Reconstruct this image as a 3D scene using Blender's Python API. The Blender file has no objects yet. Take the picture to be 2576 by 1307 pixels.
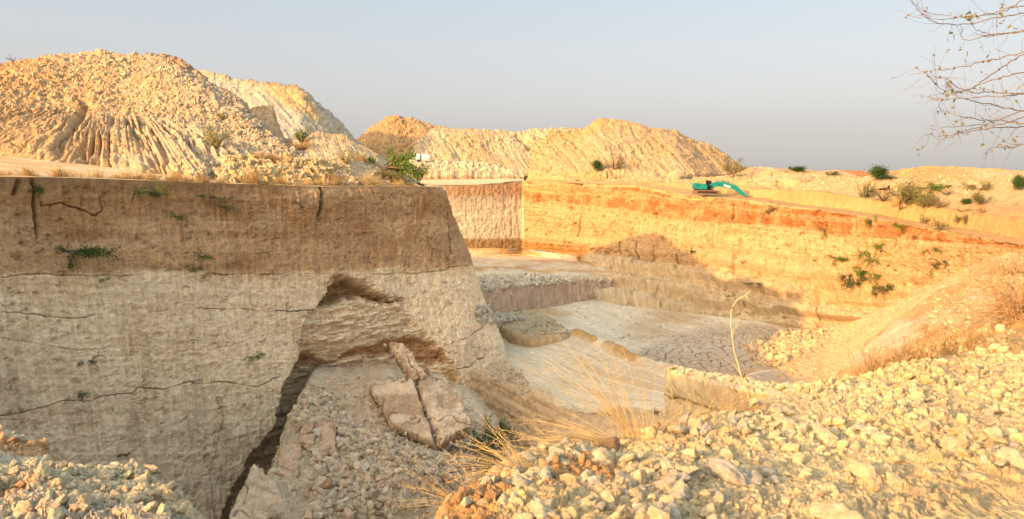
import bpy, math, random
import numpy as np
from mathutils import Vector, Matrix, Euler
sc = bpy.context.scene
C = sc.collection
# ---------------------------------------------------------------- camera, sky, sun
F_PX, CX, CY, HOR = 1860.0, 1288.0, 653.5, 435.0          # photo measured at 2576 x 1307
PITCH = math.atan((CY-HOR)/F_PX)
cam_d = bpy.data.cameras.new('camera'); cam = bpy.data.objects.new('camera', cam_d); C.objects.link(cam)
cam_d.sensor_width = 36; cam_d.lens = 36*F_PX/2576; cam_d.clip_start = .1; cam_d.clip_end = 20000
cam.location = (0, 0, 0); cam.rotation_euler = (math.pi/2-PITCH, 0, 0); sc.camera = cam

SUN_EL, SUN_AZ = math.radians(15.9), math.radians(49.8)      # light travels towards +X +Y (AZ from +Y towards +X)
LX, LY = math.sin(SUN_AZ), math.cos(SUN_AZ)
ld = bpy.data.lights.new('sun', 'SUN'); ld.energy = 2.5; ld.angle = math.radians(.6); ld.color = (1, .53, .20)
sun = bpy.data.objects.new('sun', ld); C.objects.link(sun)
sun.rotation_euler = Vector((-LX*math.cos(SUN_EL), -LY*math.cos(SUN_EL), math.sin(SUN_EL))).to_track_quat('Z', 'Y').to_euler()
w = bpy.data.worlds.new('World'); sc.world = w; w.use_nodes = True
nt = w.node_tree; nt.nodes.clear()
sky = nt.nodes.new('ShaderNodeTexSky'); sky.sky_type = 'NISHITA'; sky.sun_disc = False
sky.sun_elevation = SUN_EL; sky.sun_rotation = math.atan2(-LX, -LY); sky.dust_density = 3.5; sky.air_density = 1.2; sky.ozone_density = 1.0; sky.altitude = 150
tc = nt.nodes.new('ShaderNodeTexCoord'); sp = nt.nodes.new('ShaderNodeSeparateXYZ'); nt.links.new(tc.outputs['Generated'], sp.inputs[0])
rp = nt.nodes.new('ShaderNodeValToRGB'); nt.links.new(sp.outputs['Z'], rp.inputs[0])
els = rp.color_ramp.elements                                # dusty air near the horizon, clearer above
RAMP = ((0, (2.2, 2.1, 2.9)), (.015, (1.40, 1.40, 2.0)), (.03, (.88, .87, 1.22)), (.045, (.66, .64, .90)), (.06, (.56, .53, .76)), (.10, (.57, .50, .60)), (.16, (.62, .53, .545)),
        (.23, (.63, .53, .50)), (.33, (1.5, 1.25, .97)), (1, (2.15, 1.82, 1.30)))
for k_, (p_, c_) in enumerate(RAMP):
    e = els[0] if k_ == 0 else els[-1] if k_ == len(RAMP)-1 else els.new(p_)
    e.position = p_; e.color = tuple(v/2 for v in c_)+(1,)
db = nt.nodes.new('ShaderNodeVectorMath'); db.operation = 'SCALE'; db.inputs['Scale'].default_value = 2; nt.links.new(rp.outputs[0], db.inputs[0])
mx = nt.nodes.new('ShaderNodeMix'); mx.data_type = 'RGBA'; mx.blend_type = 'MULTIPLY'; mx.inputs[0].default_value = 1
nt.links.new(sky.outputs[0], mx.inputs[6]); nt.links.new(db.outputs[0], mx.inputs[7])
bg = nt.nodes.new('ShaderNodeBackground'); bg.inputs[1].default_value = .15
rp2 = nt.nodes.new('ShaderNodeValToRGB'); nt.links.new(sp.outputs['Z'], rp2.inputs[0]); e2 = rp2.color_ramp.elements   # even dusty haze low in the sky
HZ = ((0, (1.06, 1.02, .97)), (.03, (1.19, 1.15, 1.10)), (.10, (1.42, 1.38, 1.34)), (.16, (1.38, 1.42, 1.46)), (.23, (1.27, 1.44, 1.58)), (.45, (1.2, 1.4, 1.6)))
for k_, (p_, c_) in enumerate(HZ):
    e = e2[0] if k_ == 0 else e2[-1] if k_ == len(HZ)-1 else e2.new(p_)
    e.position = p_; e.color = tuple(v/2 for v in c_)+(1,)
db2 = nt.nodes.new('ShaderNodeVectorMath'); db2.operation = 'SCALE'; db2.inputs['Scale'].default_value = 2; nt.links.new(rp2.outputs[0], db2.inputs[0])
mf = nt.nodes.new('ShaderNodeMapRange'); mf.inputs[1].default_value = .24; mf.inputs[2].default_value = .42; mf.inputs[3].default_value = .7; mf.inputs[4].default_value = 0; nt.links.new(sp.outputs['Z'], mf.inputs[0])
mx2 = nt.nodes.new('ShaderNodeMix'); mx2.data_type = 'RGBA'; nt.links.new(mf.outputs[0], mx2.inputs[0]); nt.links.new(mx.outputs[2], mx2.inputs[6]); nt.links.new(db2.outputs[0], mx2.inputs[7])
nt.links.new(mx2.outputs[2], bg.inputs[0])
wo = nt.nodes.new('ShaderNodeOutputWorld'); nt.links.new(bg.outputs[0], wo.inputs[0])
sc.view_settings.view_transform = 'Standard'; sc.view_settings.look = 'None'; sc.view_settings.gamma = 1
sc.view_settings.exposure = 1.68
sc.render.engine = 'CYCLES'; sc.cycles.max_bounces = 6; sc.cycles.diffuse_bounces = 3

# ---------------------------------------------------------------- helpers
sP, cP = math.sin(PITCH), math.cos(PITCH)
def PX(x, y, D):                                            # photo direction + distance ahead -> world point
    a = (x-CX)/F_PX; b = -(y-CY)/F_PX
    dx, dy, dz = a, b*sP+cP, b*cP-sP
    s = D/dy
    return (dx*s, D, dz*s)
def PZ(x, y, z):                                            # photo direction + height -> world point
    a = (x-CX)/F_PX; b = -(y-CY)/F_PX
    dx, dy, dz = a, b*sP+cP, b*cP-sP
    s = z/dz
    return (dx*s, dy*s, z)
def proj(P):
    P = np.asarray(P, float)
    X, Y, Z = P[..., 0], P[..., 1], P[..., 2]
    f = Y*cP-Z*sP; u = Y*sP+Z*cP
    f = np.where(np.abs(f) < 1e-3, 1e-3, f)
    return CX+F_PX*X/f, CY-F_PX*u/f, f
def _h(ix, iy, iz, seed):
    h = (ix*np.uint32(374761393)+iy*np.uint32(668265263)+iz*np.uint32(2246822519)+np.uint32(seed*974711+13))
    h = (h ^ (h >> np.uint32(13)))*np.uint32(1274126177)
    h = (h ^ (h >> np.uint32(15)))*np.uint32(2654435761)
    return (h ^ (h >> np.uint32(16))).astype(np.float32)*np.float32(1/4294967295.0)
def vn(p, seed=0):
    p = np.asarray(p, np.float32); f = np.floor(p); i = f.astype(np.int64).astype(np.uint32); t = p-f
    t = t*t*t*(t*(t*6-15)+10); o = np.uint32(1)
    x, y, z = i[..., 0], i[..., 1], i[..., 2]; tx, ty, tz = t[..., 0], t[..., 1], t[..., 2]
    def L(a, b, k): return a+(b-a)*k
    c0 = L(L(_h(x, y, z, seed), _h(x+o, y, z, seed), tx), L(_h(x, y+o, z, seed), _h(x+o, y+o, z, seed), tx), ty)
    z = z+o
    c1 = L(L(_h(x, y, z, seed), _h(x+o, y, z, seed), tx), L(_h(x, y+o, z, seed), _h(x+o, y+o, z, seed), tx), ty)
    return L(c0, c1, tz)*2-1
ROT = np.array([[.80, .48, -.36], [-.6, .64, -.48], [0, .6, .8]], np.float32)
def fbm(p, octv=4, seed=0, gain=.5, ridged=False):
    p = np.asarray(p, np.float32); s = 0; a = 1; n = 0
    for k in range(octv):
        v = vn(p, seed+k*7)
        if ridged: v = 1-2*np.abs(v)
        s = s+v*a; n += a; a *= gain; p = (p @ ROT.T)*2.03 if not ridged else p*2.03+7.1
    return s/n
def fbs(p, octv=4, seed=0, gain=.5):                        # no rotation between octaves: keeps stretched grain
    p = np.asarray(p, np.float32); s = 0; a = 1; n = 0
    for k in range(octv):
        s = s+vn(p, seed+k*7)*a; n += a; a *= gain; p = p*2.07+3.3
    return s/n
def worley(xy, seed=0):
    xy = np.asarray(xy, np.float32); f = np.floor(xy); i = f.astype(np.int64).astype(np.uint32); t = xy-f
    d1 = np.full(xy.shape[:-1], 9., np.float32); d2 = d1.copy(); r1 = np.zeros_like(d1)
    for a in (-1, 0, 1):
        for b in (-1, 0, 1):
            x = i[..., 0]+np.uint32(a & 0xffffffff); y = i[..., 1]+np.uint32(b & 0xffffffff)
            z = np.zeros_like(x)
            jx = _h(x, y, z, seed); jy = _h(x, y, z, seed+1); rr = _h(x, y, z, seed+2)
            d = np.hypot(a+jx-t[..., 0], b+jy-t[..., 1])
            m = d < d1
            d2 = np.where(m, d1, np.minimum(d2, d)); r1 = np.where(m, rr, r1); d1 = np.where(m, d, d1)
    return d1, d2, r1
def pebbles(P, size, seed=0):                               # packed stones, heights in metres
    q = np.asarray(P)[..., :2]/size
    wob = np.stack([vn(np.concatenate([q*2.3, q[..., :1]*0], -1), seed+50), vn(np.concatenate([q*2.3, q[..., :1]*0+9], -1), seed+51)], -1)
    d1, d2, r = worley(q+wob*.3, seed)
    h = np.clip(1-(d1/(.10+.68*r**1.4))**2, 0, 1)**.6
    return h*size*(.10+.5*r), r
def clodcells(P, size, seed=0, gap=.12):                     # angular clods packed together with open cracks between them
    q = np.asarray(P)[..., :2]/size; q3 = np.concatenate([q, q[..., :1]*0], -1)
    wob = np.stack([fbm(q3*1.7, 3, seed+50), fbm(q3*1.7+9, 3, seed+51)], -1)
    d1, d2, r = worley(q+wob*.45, seed); e = d2-d1
    return (ss(0, gap, e)*.22+ss(0, .5, e)*.20+r*.30)*size, r, ss(gap*.6, 0, e)
def ss(a, b, x):
    t = np.clip((x-a)/(b-a), 0, 1); return t*t*(3-2*t)
def interp(x, pts):
    return np.interp(x, [p[0] for p in pts], [p[1] for p in pts])
def grid(rows, nu, nvs, smooth_u=True, blur=0, wts=None):
    R = np.array(rows, float); nc = R.shape[1]
    seg = np.linalg.norm(np.diff(R, axis=1), axis=2).mean(0)
    if wts is not None: seg = seg*np.array(wts)
    cum = np.concatenate([[0], np.cumsum(seg)])
    s = np.linspace(0, cum[-1], nu); k = np.clip(np.searchsorted(cum, s, side='right')-1, 0, nc-2)
    t = ((s-cum[k])/seg[k])[None, :, None]
    p1, p2 = R[:, k], R[:, k+1]
    if smooth_u:
        p0 = R[:, np.maximum(k-1, 0)]; p3 = R[:, np.minimum(k+2, nc-1)]
        m1 = (p2-p0)*.5*.7; m2 = (p3-p1)*.5*.7
        L = (2*t**3-3*t**2+1)*p1+(t**3-2*t**2+t)*m1+(-2*t**3+3*t**2)*p2+(t**3-t**2)*m2
    else: L = p1*(1-t)+p2*t
    out = []
    for j in range(len(rows)-1):
        for i in range(nvs[j]):
            f = i/nvs[j]; out.append(L[j]*(1-f)+L[j+1]*f)
    out.append(L[-1]); G = np.array(out)
    for _ in range(blur): G[1:-1] = (G[:-2]+2*G[1:-1]+G[2:])/4
    return G
def normals(G, face=None):
    du = np.gradient(G, axis=1); dv = np.gradient(G, axis=0)
    n = np.cross(du, dv); n /= np.linalg.norm(n, axis=2, keepdims=True)+1e-9
    if (n*np.array(face or (0, -.35, 1))).sum(2).mean() < 0: n = -n
    return n
HIT = []                                                    # projected terrain vertices, for standing things on
def mesh_from(name, V, Fq, mat, col=None, smooth=True, parent=None, loc=None):
    me = bpy.data.meshes.new(name); V = np.asarray(V, np.float32).reshape(-1, 3); Fq = np.asarray(Fq, np.int32)
    k = Fq.shape[1]; me.vertices.add(len(V)); me.vertices.foreach_set('co', V.ravel())
    me.loops.add(Fq.size); me.loops.foreach_set('vertex_index', Fq.ravel())
    me.polygons.add(len(Fq)); me.polygons.foreach_set('loop_start', np.arange(0, Fq.size, k, dtype=np.int32))
    me.polygons.foreach_set('use_smooth', np.full(len(Fq), smooth)); me.update(calc_edges=True)
    if col is not None:
        col = np.asarray(col, np.float32).reshape(-1, 3); a = me.color_attributes.new('Col', 'FLOAT_COLOR', 'POINT')
        a.data.foreach_set('color', np.concatenate([np.clip(col, .01, .95), np.ones((len(col), 1), np.float32)], 1).ravel())
    if mat: me.materials.append(mat)
    if name is None: return me
    o = bpy.data.objects.new(name, me); C.objects.link(o)
    if parent: o.parent = parent
    if loc is not None: o.location = loc
    return o
def quads(nr, nc, off=0):
    a = np.arange(nr*nc).reshape(nr, nc); q = np.stack([a[:-1, :-1], a[:-1, 1:], a[1:, 1:], a[1:, :-1]], -1).reshape(-1, 4)
    return q+off
def sheet(name, G, mat, col, kind='structure', hit=True, flip=False, **tags):
    q = quads(*G.shape[:2])
    n = normals(G); du = np.cross(G[1:, :-1]-G[:-1, :-1], G[:-1, 1:]-G[:-1, :-1])
    if (du*n[:-1, :-1]).sum() > 0: q = q[:, ::-1]
    o = mesh_from(name, G, q, mat, col)
    if kind: o['kind'] = kind
    for k, v in tags.items(): o[k] = v
    if hit:
        x, y, f = proj(G); m = (f > 1) & (x > -100) & (x < 2700) & (y > 0) & (y < 1400)
        HIT.append(np.stack([x[m], y[m], G[..., 0][m], G[..., 1][m], G[..., 2][m]], 1))
    return o
def hit(x, y, r=4, dmin=0):
    best = None
    for H in HIT:
        m = (np.abs(H[:, 0]-x) < r) & (np.abs(H[:, 1]-y) < r) & (H[:, 3] > dmin)
        if m.any():
            h = H[m]; i = np.argmin(h[:, 3]); near = h[h[:, 3] < h[i, 3]*1.03+.1]
            j = np.argmin((near[:, 0]-x)**2+(near[:, 1]-y)**2); c = near[j, 2:]
            if best is None or c[1] < best[1]: best = c
    if best is None and r < 60: return hit(x, y, r*2, dmin)
    return best
def tag(o, label=None, cat=None, group=None, kind=None):
    if label: o['label'] = label
    if cat: o['category'] = cat
    if group: o['group'] = group
    if kind: o['kind'] = kind
    return o
def empty(name, loc, label, cat, group=None, rot=(0, 0, 0), scale=(1, 1, 1)):
    o = bpy.data.objects.new(name, None); C.objects.link(o); o.location = loc; o.rotation_euler = rot; o.scale = scale
    o.empty_display_size = .3
    return tag(o, label, cat, group)
def inpoly(x, y, poly):
    ins = np.zeros(x.shape, bool); n = len(poly); j = n-1
    for i in range(n):
        xi, yi = poly[i]; xj, yj = poly[j]
        if yi != yj: ins ^= ((yi > y) != (yj > y)) & (x < (xj-xi)*(y-yi)/(yj-yi)+xi)
        j = i
    return ins
def dpoly(x, y, pts, closed=False):                         # distance to a polyline
    P = list(pts)+([pts[0]] if closed else []); d = np.full(x.shape, 1e9)
    for (ax, ay), (bx, by) in zip(P[:-1], P[1:]):
        vx, vy = bx-ax, by-ay; t = np.clip(((x-ax)*vx+(y-ay)*vy)/(vx*vx+vy*vy+1e-9), 0, 1)
        d = np.minimum(d, np.hypot(x-ax-t*vx, y-ay-t*vy))
    return d
def sdpoly(x, y, pts):                                      # >0 inside
    return np.where(inpoly(x, y, pts), 1, -1)*dpoly(x, y, pts, True)
def cmix(a, b, t): return np.asarray(a)*(1-t[..., None])+np.asarray(b)*t[..., None]
def rgb(r, g, b): return np.array([((v/255+.055)/1.055)**2.4 for v in (r, g, b)])

# ---------------------------------------------------------------- materials
def earth(name, s1, s2, bump, var=.16, dist=.05):
    m = bpy.data.materials.new(name); m.use_nodes = True; t = m.node_tree; b = t.nodes['Principled BSDF']
    b.inputs['Roughness'].default_value = .95; b.inputs['Specular IOR Level'].default_value = .15
    a = t.nodes.new('ShaderNodeAttribute'); a.attribute_name = 'Col'
    ge = t.nodes.new('ShaderNodeNewGeometry')
    def noise(sc_, det=8, rough=.65):
        n = t.nodes.new('ShaderNodeTexNoise'); n.inputs['Scale'].default_value = sc_; n.inputs['Detail'].default_value = det
        n.inputs['Roughness'].default_value = rough; t.links.new(ge.outputs['Position'], n.inputs['Vector']); return n
    n1, n2 = noise(s1), noise(s2, 6, .75)
    mr = t.nodes.new('ShaderNodeMapRange'); mr.inputs[1].default_value = .3; mr.inputs[2].default_value = .7
    mr.inputs[3].default_value = 1-var; mr.inputs[4].default_value = 1+var; t.links.new(n1.outputs[0], mr.inputs[0])
    mr2 = t.nodes.new('ShaderNodeMapRange'); mr2.inputs[1].default_value = .3; mr2.inputs[2].default_value = .7
    mr2.inputs[3].default_value = 1-var; mr2.inputs[4].default_value = 1+var; t.links.new(n2.outputs[0], mr2.inputs[0])
    mu = t.nodes.new('ShaderNodeMath'); mu.operation = 'MULTIPLY'; t.links.new(mr.outputs[0], mu.inputs[0]); t.links.new(mr2.outputs[0], mu.inputs[1])
    vm = t.nodes.new('ShaderNodeVectorMath'); vm.operation = 'SCALE'; t.links.new(a.outputs['Color'], vm.inputs[0]); t.links.new(mu.outputs[0], vm.inputs['Scale'])
    t.links.new(vm.outputs[0], b.inputs['Base Color'])
    ad = t.nodes.new('ShaderNodeMath'); ad.operation = 'ADD'; t.links.new(n1.outputs[0], ad.inputs[0]); t.links.new(n2.outputs[0], ad.inputs[1])
    bp = t.nodes.new('ShaderNodeBump'); bp.inputs['Strength'].default_value = bump; bp.inputs['Distance'].default_value = dist
    t.links.new(ad.outputs[0], bp.inputs['Height']); t.links.new(bp.outputs[0], b.inputs['Normal'])
    return m
E_NEAR = earth('chalky_earth_near', 14, 70, 1.0, .20, .03)
E_MID = earth('clay_cliff', 1.6, 6, .75, .16, .2)
E_FAR = earth('clay_far', .7, 2.6, .8, .16, .6)
def simple(name, col, rough=.6, metal=0, var=.12, scale=3, trans=0):
    m = bpy.data.materials.new(name); m.use_nodes = True; t = m.node_tree; b = t.nodes['Principled BSDF']
    b.inputs['Roughness'].default_value = rough; b.inputs['Metallic'].default_value = metal; b.inputs['Specular IOR Level'].default_value = .3
    n = t.nodes.new('ShaderNodeTexNoise'); n.inputs['Scale'].default_value = scale; n.inputs['Detail'].default_value = 5
    g = t.nodes.new('ShaderNodeNewGeometry'); t.links.new(g.outputs['Position'], n.inputs['Vector'])
    mr = t.nodes.new('ShaderNodeMapRange'); mr.inputs[1].default_value = .3; mr.inputs[2].default_value = .7; mr.inputs[3].default_value = 1-var; mr.inputs[4].default_value = 1+var
    t.links.new(n.outputs[0], mr.inputs[0])
    vm = t.nodes.new('ShaderNodeVectorMath'); vm.operation = 'SCALE'; vm.inputs[0].default_value = col[:3]; t.links.new(mr.outputs[0], vm.inputs['Scale'])
    t.links.new(vm.outputs[0], b.inputs['Base Color'])
    if trans:
        tr = t.nodes.new('ShaderNodeBsdfTranslucent'); t.links.new(vm.outputs[0], tr.inputs[0]); ms = t.nodes.new('ShaderNodeMixShader'); ms.inputs[0].default_value = trans
        t.links.new(b.outputs[0], ms.inputs[1]); t.links.new(tr.outputs[0], ms.inputs[2]); t.links.new(ms.outputs[0], t.nodes['Material Output'].inputs[0])
    return m
# ================================================================ terrain
c_pale = np.array([.60, .49, .335]); c_white = np.array([.66, .57, .43]); c_grey = np.array([.52, .47, .39]); c_tan = np.array([.48, .35, .21])
c_brown = np.array([.30, .175, .085]); c_dark = np.array([.17, .10, .05]); c_rust = np.array([.42, .17, .05]); c_orange = np.array([.62, .27, .09])
c_yel = np.array([.60, .39, .165]); c_sand = np.array([.57, .37, .185]); m_pale = np.array([.435, .335, .215]); m_sand = np.array([.41, .28, .155]); m_or = np.array([.42, .245, .11]); m_grey = np.array([.40, .33, .25])
c_pink = np.array([.50, .34, .27])

def lift(G, h, n=None):
    if n is None: n = normals(G)
    return G+n*h[..., None]
def N3(G, s, sz=None):
    return G*np.array([s, s, s if sz is None else sz])

# ---- LEFT CLIFF --------------------------------------------------------
tops = [(-330, 440, 41), (-150, 443, 46), (0, 445, 50), (150, 447, 53.5), (300, 452, 57), (450, 458, 61), (600, 463, 65), (800, 470, 71), (950, 470, 77), (1050, 470, 81.5), (1103, 472, 85), (1112, 474, 89), (1085, 474, 95), (1040, 474, 125)]
T = np.array([(-5, 5.2, -2.2), (-10, 5.5, -1.9), (-17, 6.5, -1.6), (-25, 10, -1.4), (-32, 17, -1.2), (-36, 26, -1.0), (-37.2, 34, -.7)]+[PX(*t) for t in tops])
out_n = np.zeros_like(T); d = np.gradient(T, axis=0); out_n[:, 0] = d[:, 1]; out_n[:, 1] = -d[:, 0]; out_n /= np.linalg.norm(out_n, axis=1, keepdims=True)
out_n[18] = (1, -.1, 0); out_n[19] = (.97, .2, 0)
bat = np.array([.7]*13+[.8, 1., 1.3, 1.9, 2.3, 2.4, 2.4, 2.4])
rows = []
for z, k in ((None, 0), (-3.5, .35), (-10, 1.3), (-17, 2.3), (-22, 3.1), (-35, 5.2)):
    r = T+out_n*(bat*k)[:, None]
    if z is not None: r[:, 2] = z
    rows.append(r)
G = grid(rows, 1250, [60, 150, 170, 130, 190], blur=2, wts=[.3]*7+[.8]+[1]*9+[1.2, .8, .12])
ic = int(np.argmin(np.linalg.norm(G[0]-T[18], axis=1)))
px, py, _ = proj(G); n = normals(G, (.7, -.7, .2)); zz = G[..., 2]
edgeL = [(836, 695), (832, 735), (800, 775), (770, 800), (764, 850), (756, 890), (726, 940), (712, 985), (700, 1020), (680, 1060), (655, 1110), (622, 1168), (590, 1225), (545, 1320)]
scar = edgeL+[(545, 1400), (1250, 1400), (1215, 1040), (1185, 985), (1168, 966), (1142, 915), (1111, 864), (1065, 823), (1030, 768), (1000, 742), (955, 728), (912, 702), (880, 687)]
jx = vn(N3(G, .4), 11)*14+fbm(N3(G, 1.6), 3, 12, .7)*12; jy = vn(N3(G, .4), 13)*11+fbm(N3(G, 1.7), 3, 14, .7)*10
sd = sdpoly(px+jx, py+jy, scar); sd[:, ic+20:] = -50
e = np.interp(px, [700, 830, 1150], [0, 0, 1])
ins = ss(-2, 12, sd)*(4.6-3.9*e)*(.16+.84*ss(820, 980, py))
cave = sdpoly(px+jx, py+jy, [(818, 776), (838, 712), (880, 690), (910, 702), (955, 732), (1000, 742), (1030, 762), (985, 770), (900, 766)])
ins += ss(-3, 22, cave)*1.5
band1 = sdpoly(px+jx*1.3, py+jy, [(865, 905), (880, 880), (930, 866), (990, 858), (1050, 850), (1095, 855), (1128, 885), (1150, 925), (1080, 930), (1000, 900), (930, 893)])
ins += ss(-3, 14, band1)*.9
band0 = sdpoly(px+jx, py+jy, [(740, 925), (765, 900), (830, 895), (880, 905), (850, 925), (780, 940)])
ins += ss(-3, 8, band0)*.7
h = -ins
h += fbm(N3(G, .10), 3, 21)*.9
cracks = [([(700, 945), (640, 970), (560, 960), (500, 972), (470, 962), (400, 978), (345, 976), (330, 990), (250, 996), (220, 1006), (150, 1008), (60, 1034), (0, 1042), (-80, 1060)], 2.0, .42),
          ([(700, 785), (760, 785), (800, 780)], 2.2, .5), ([(0, 787), (120, 795), (190, 798), (300, 790), (380, 783), (460, 778), (560, 775), (700, 785)], 2.0, .28),
          ([(0, 700), (60, 690), (150, 697), (260, 690), (330, 695), (440, 678), (530, 690), (640, 690), (760, 690), (830, 690)], 2.4, .28),
          ([(900, 690), (1010, 686), (1100, 680), (1185, 668)], 1.8, .25),
          ([(1215, 825), (1180, 850), (1120, 870)], 2, .3), ([(1222, 900), (1180, 925), (1150, 930)], 2.5, .4),
          ([(540, 1000), (556, 1040), (540, 1090), (531, 1150), (528, 1190)], 1.6, .35),
          ([(300, 560), (260, 500)], 2, .1), ([(250, 500), (262, 530), (240, 545), (150, 510), (110, 515), (100, 490)], 2.0, .4), ([(345, 480), (340, 510)], 2, .3),
          ([(801, 472), (803, 520), (800, 545)], 5, 1.6), ([(1127, 490), (1130, 560), (1140, 640)], 2.2, .5), ([(862, 475), (868, 560)], 2, .3), ([(1163, 670), (1180, 760), (1192, 860)], 2, .15),
          ([(80, 450), (90, 480), (95, 600)], 5, .7), ([(50, 455), (40, 490)], 6, .6),
          ([(700, 840), (520, 880), (400, 890), (300, 900)], 2, .15), ([(0, 850), (120, 870), (250, 880), (500, 860)], 2, .12)]
ck = np.zeros_like(px)
for pts, wd, dep in cracks:
    dd = dpoly(px+jx*.35, py+jy*.45, pts); wv = wd*(.65+.5*vn(N3(G, .35), 33)); g = np.exp(-(dd/np.maximum(wv*.75, .6))**2)*ss(-.45, .25, fbm(N3(G, .45), 2, 34)+(.25 if dep > .4 else 0))
    h -= g*dep; ck = np.maximum(ck, g*min(1, dep*1.6))
fl = 1-.45*ss(0, 20, sd)
h += fbs(N3(G, 1.9, .09), 3, 41)*.16*fl+fbs(N3(G, 4.4, .22), 3, 42, .7)*.20*fl              # bucket-tooth grooves
h += fbm(N3(G, 2.6, 3.4), 4, 43, .7)*.12+fbm(N3(G, .5, .8), 3, 48)*.10+ss(0, 8, sd)*(fbs(N3(G, .5, 2.6), 4, 44)*.55+fbm(N3(G, 1.1, 2.6), 4, 49, .65)*.6)
pit_ = ss(.28, .5, fbm(N3(G, 1.3, 1.8), 4, 46, .6)); h -= pit_*.14
strat = fbs(np.stack([G[..., 0]*.05, G[..., 1]*.05, (py-690)/16.], -1), 3, 47)
h += strat*.07
h *= (.25+.75*ss(0, .03, np.linspace(0, 1, G.shape[0])))[:, None]
lay = py+vn(N3(G, .25), 60)*6+fbm(N3(G, .8), 3, 61)*10-np.interp(px, [0, 440, 700, 1180], [690, 682, 692, 672])
col = cmix(np.array([.77, .565, .355]), [.85, .66, .455], ss(0, 60, lay+fbm(N3(G, .15), 3, 62)*50))
br = cmix([.41, .222, .10], [.54, .335, .18], ss(-.25, .5, fbm(N3(G, .22, .5), 4, 63)+.25*strat+ss(520, 690, py)*.6))
br = cmix(br, [.34, .15, .06], ss(.1, .55, fbm(N3(G, .12, .35), 3, 64))*.5)
br = cmix(br, c_brown*.8, ss(495, 455, py)*.6)
col = cmix(col, br, ss(8, -9, lay)*.94)
right_t = np.interp(px, [900, 1040, 1180], [0, .0, 1])*ss(690, 600, py)*ss(520, 640, py)
col = cmix(col, c_tan*.95, right_t*.7)
lowb = ss(900, 1100, py+fbm(N3(G, .1), 3, 65)*60)*np.interp(px, [0, 700, 900], [1, .45, 0])
col = cmix(col, np.array([.66, .50, .365]), lowb*.6)
for sx, sy, rx, ry, a in ((755, 860, 22, 60, .4), (350, 1010, 30, 150, .5), (545, 1080, 22, 70, .45), (485, 1060, 16, 60, .6), (150, 930, 60, 60, .3), (20, 1000, 50, 120, .45), (90, 560, 40, 60, .5), (1190, 900, 20, 60, .35)):
    m = np.exp(-((px-sx+jx)/rx)**2-((py-sy+jy)/ry)**2)*a*(.6+.5*vn(N3(G, 1.2, .3), 70)); col = cmix(col, [.30, .17, .09], np.clip(m, 0, 1))
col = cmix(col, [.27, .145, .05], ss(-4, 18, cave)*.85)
bc = cmix([.44, .20, .07], [.42, .24, .06], ss(0, .4, strat)); col = col*(1-(ss(-4, 10, band1)*.75)[..., None])+bc*(ss(-4, 10, band1)*.75)[..., None]
col = cmix(col, [.36, .14, .06], ss(-3, 8, band0)*.6)
col = cmix(col, [.43, .29, .14], ss(.1, .6, strat)*ss(0, 20, sd)*.35)
col = cmix(col, c_dark*.9, np.clip(ck, 0, 1)*.75)
sm = np.exp(-((px-1143)/14)**2-((py-955)/26)**2); col = cmix(col, [.42, .24, .04], sm*.7)
col *= (1+.10*fbs(N3(G, 2.4, .12), 3, 75, .7)+.16*fbs(N3(G, 5.0, .30), 3, 71, .7)+.14*fbm(N3(G, 3.5), 4, 72, .75)-.16*ss(.22, .5, fbm(N3(G, 2.6, 3.4), 3, 73, .7))+.05*strat-.10*pit_)[..., None]  # dark specks in the colour stand in for shadows of soil clods
G2 = lift(G, h, n)
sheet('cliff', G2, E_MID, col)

# ---- LEFT PLATEAU and spoil mounds ------------------------------------
rim = G2[0].copy(); rim = rim[::6]
kk = np.linspace(0, 1, len(rim)); ti = [0, .12, .2, .3, .9, 1]
iv = np.stack([np.interp(rim[:, 1]+(rim[:, 0] > -4)*0, [5, 12, 26, 45, 80, 125], [-.15, -.6, -1, -.75, -.75, -.9]), np.interp(rim[:, 1], [5, 12, 26, 45, 80, 125], [-1, -.7, 0, .66, .66, .1]), rim[:, 0]*0], 1)
inner = rim+iv*1.2; inner[:, 2] += .04
rise = np.interp(rim[:, 0], [-34, -24, -12], [1, .55, 0])
far0 = rim+iv*14; far0[:, 2] += .5+rise*.5
far1 = rim+iv*42; far1[:, 2] = .2+rise*2.6
far2 = rim+iv*180; far2[:, 2] = .2+rise*2
G = grid([rim, inner, far0, far1, far2], 900, [6, 60, 60, 30], smooth_u=False)
h = fbm(N3(G, .5), 4, 80)*.12; h[0] = 0
col = cmix(c_sand*.95, c_pale, ss(-.3, .4, fbm(N3(G, .2), 4, 81)))
sheet('ground', lift(G, h), E_MID, col)

# mound M1 : big rubbly spoil mound on the left
def row(pts): return np.array([PX(*p) for p in pts])
xs = [-420, -250, -120, 0, 100, 200, 260, 330, 410, 450, 500, 560, 600, 640, 700, 760, 830, 900]
def col_row(ys, Ds): return np.array([PX(x, y, D) for x, y, D in zip(xs, ys, Ds)])
Dc = np.array([100, 102, 104, 106, 107, 107, 107, 107, 106, 105, 103, 100, 97, 94, 90, 86, 80, 77])
yc = [215, 200, 180, 163, 150, 142, 129, 137, 143, 155, 185, 235, 265, 300, 350, 400, 445, 462]
Dt = Dc-np.array([15, 15, 15, 15, 15, 15, 15, 15, 15, 15, 14, 13, 12, 11, 9, 7, 3, 1])
yt = [262, 262, 262, 262, 264, 285, 282, 280, 285, 292, 305, 330, 345, 365, 395, 420, 452, 464]
Dl = np.array([85, 85, 84, 83, 82, 81, 80, 77, 72, 69, 67.5, 69, 71, 73, 74, 75, 75.5, 75.5])
yl = [384, 384, 384, 385, 386, 390, 400, 418, 432, 442, 448, 455, 458, 462, 464, 466, 467, 467]
crest = col_row(yc, Dc); ter = col_row(yt, Dt); low = col_row(yl, Dl)
ter2 = ter+(crest-ter)*.07; ter2[:, 2] = ter[:, 2]+.15
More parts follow.
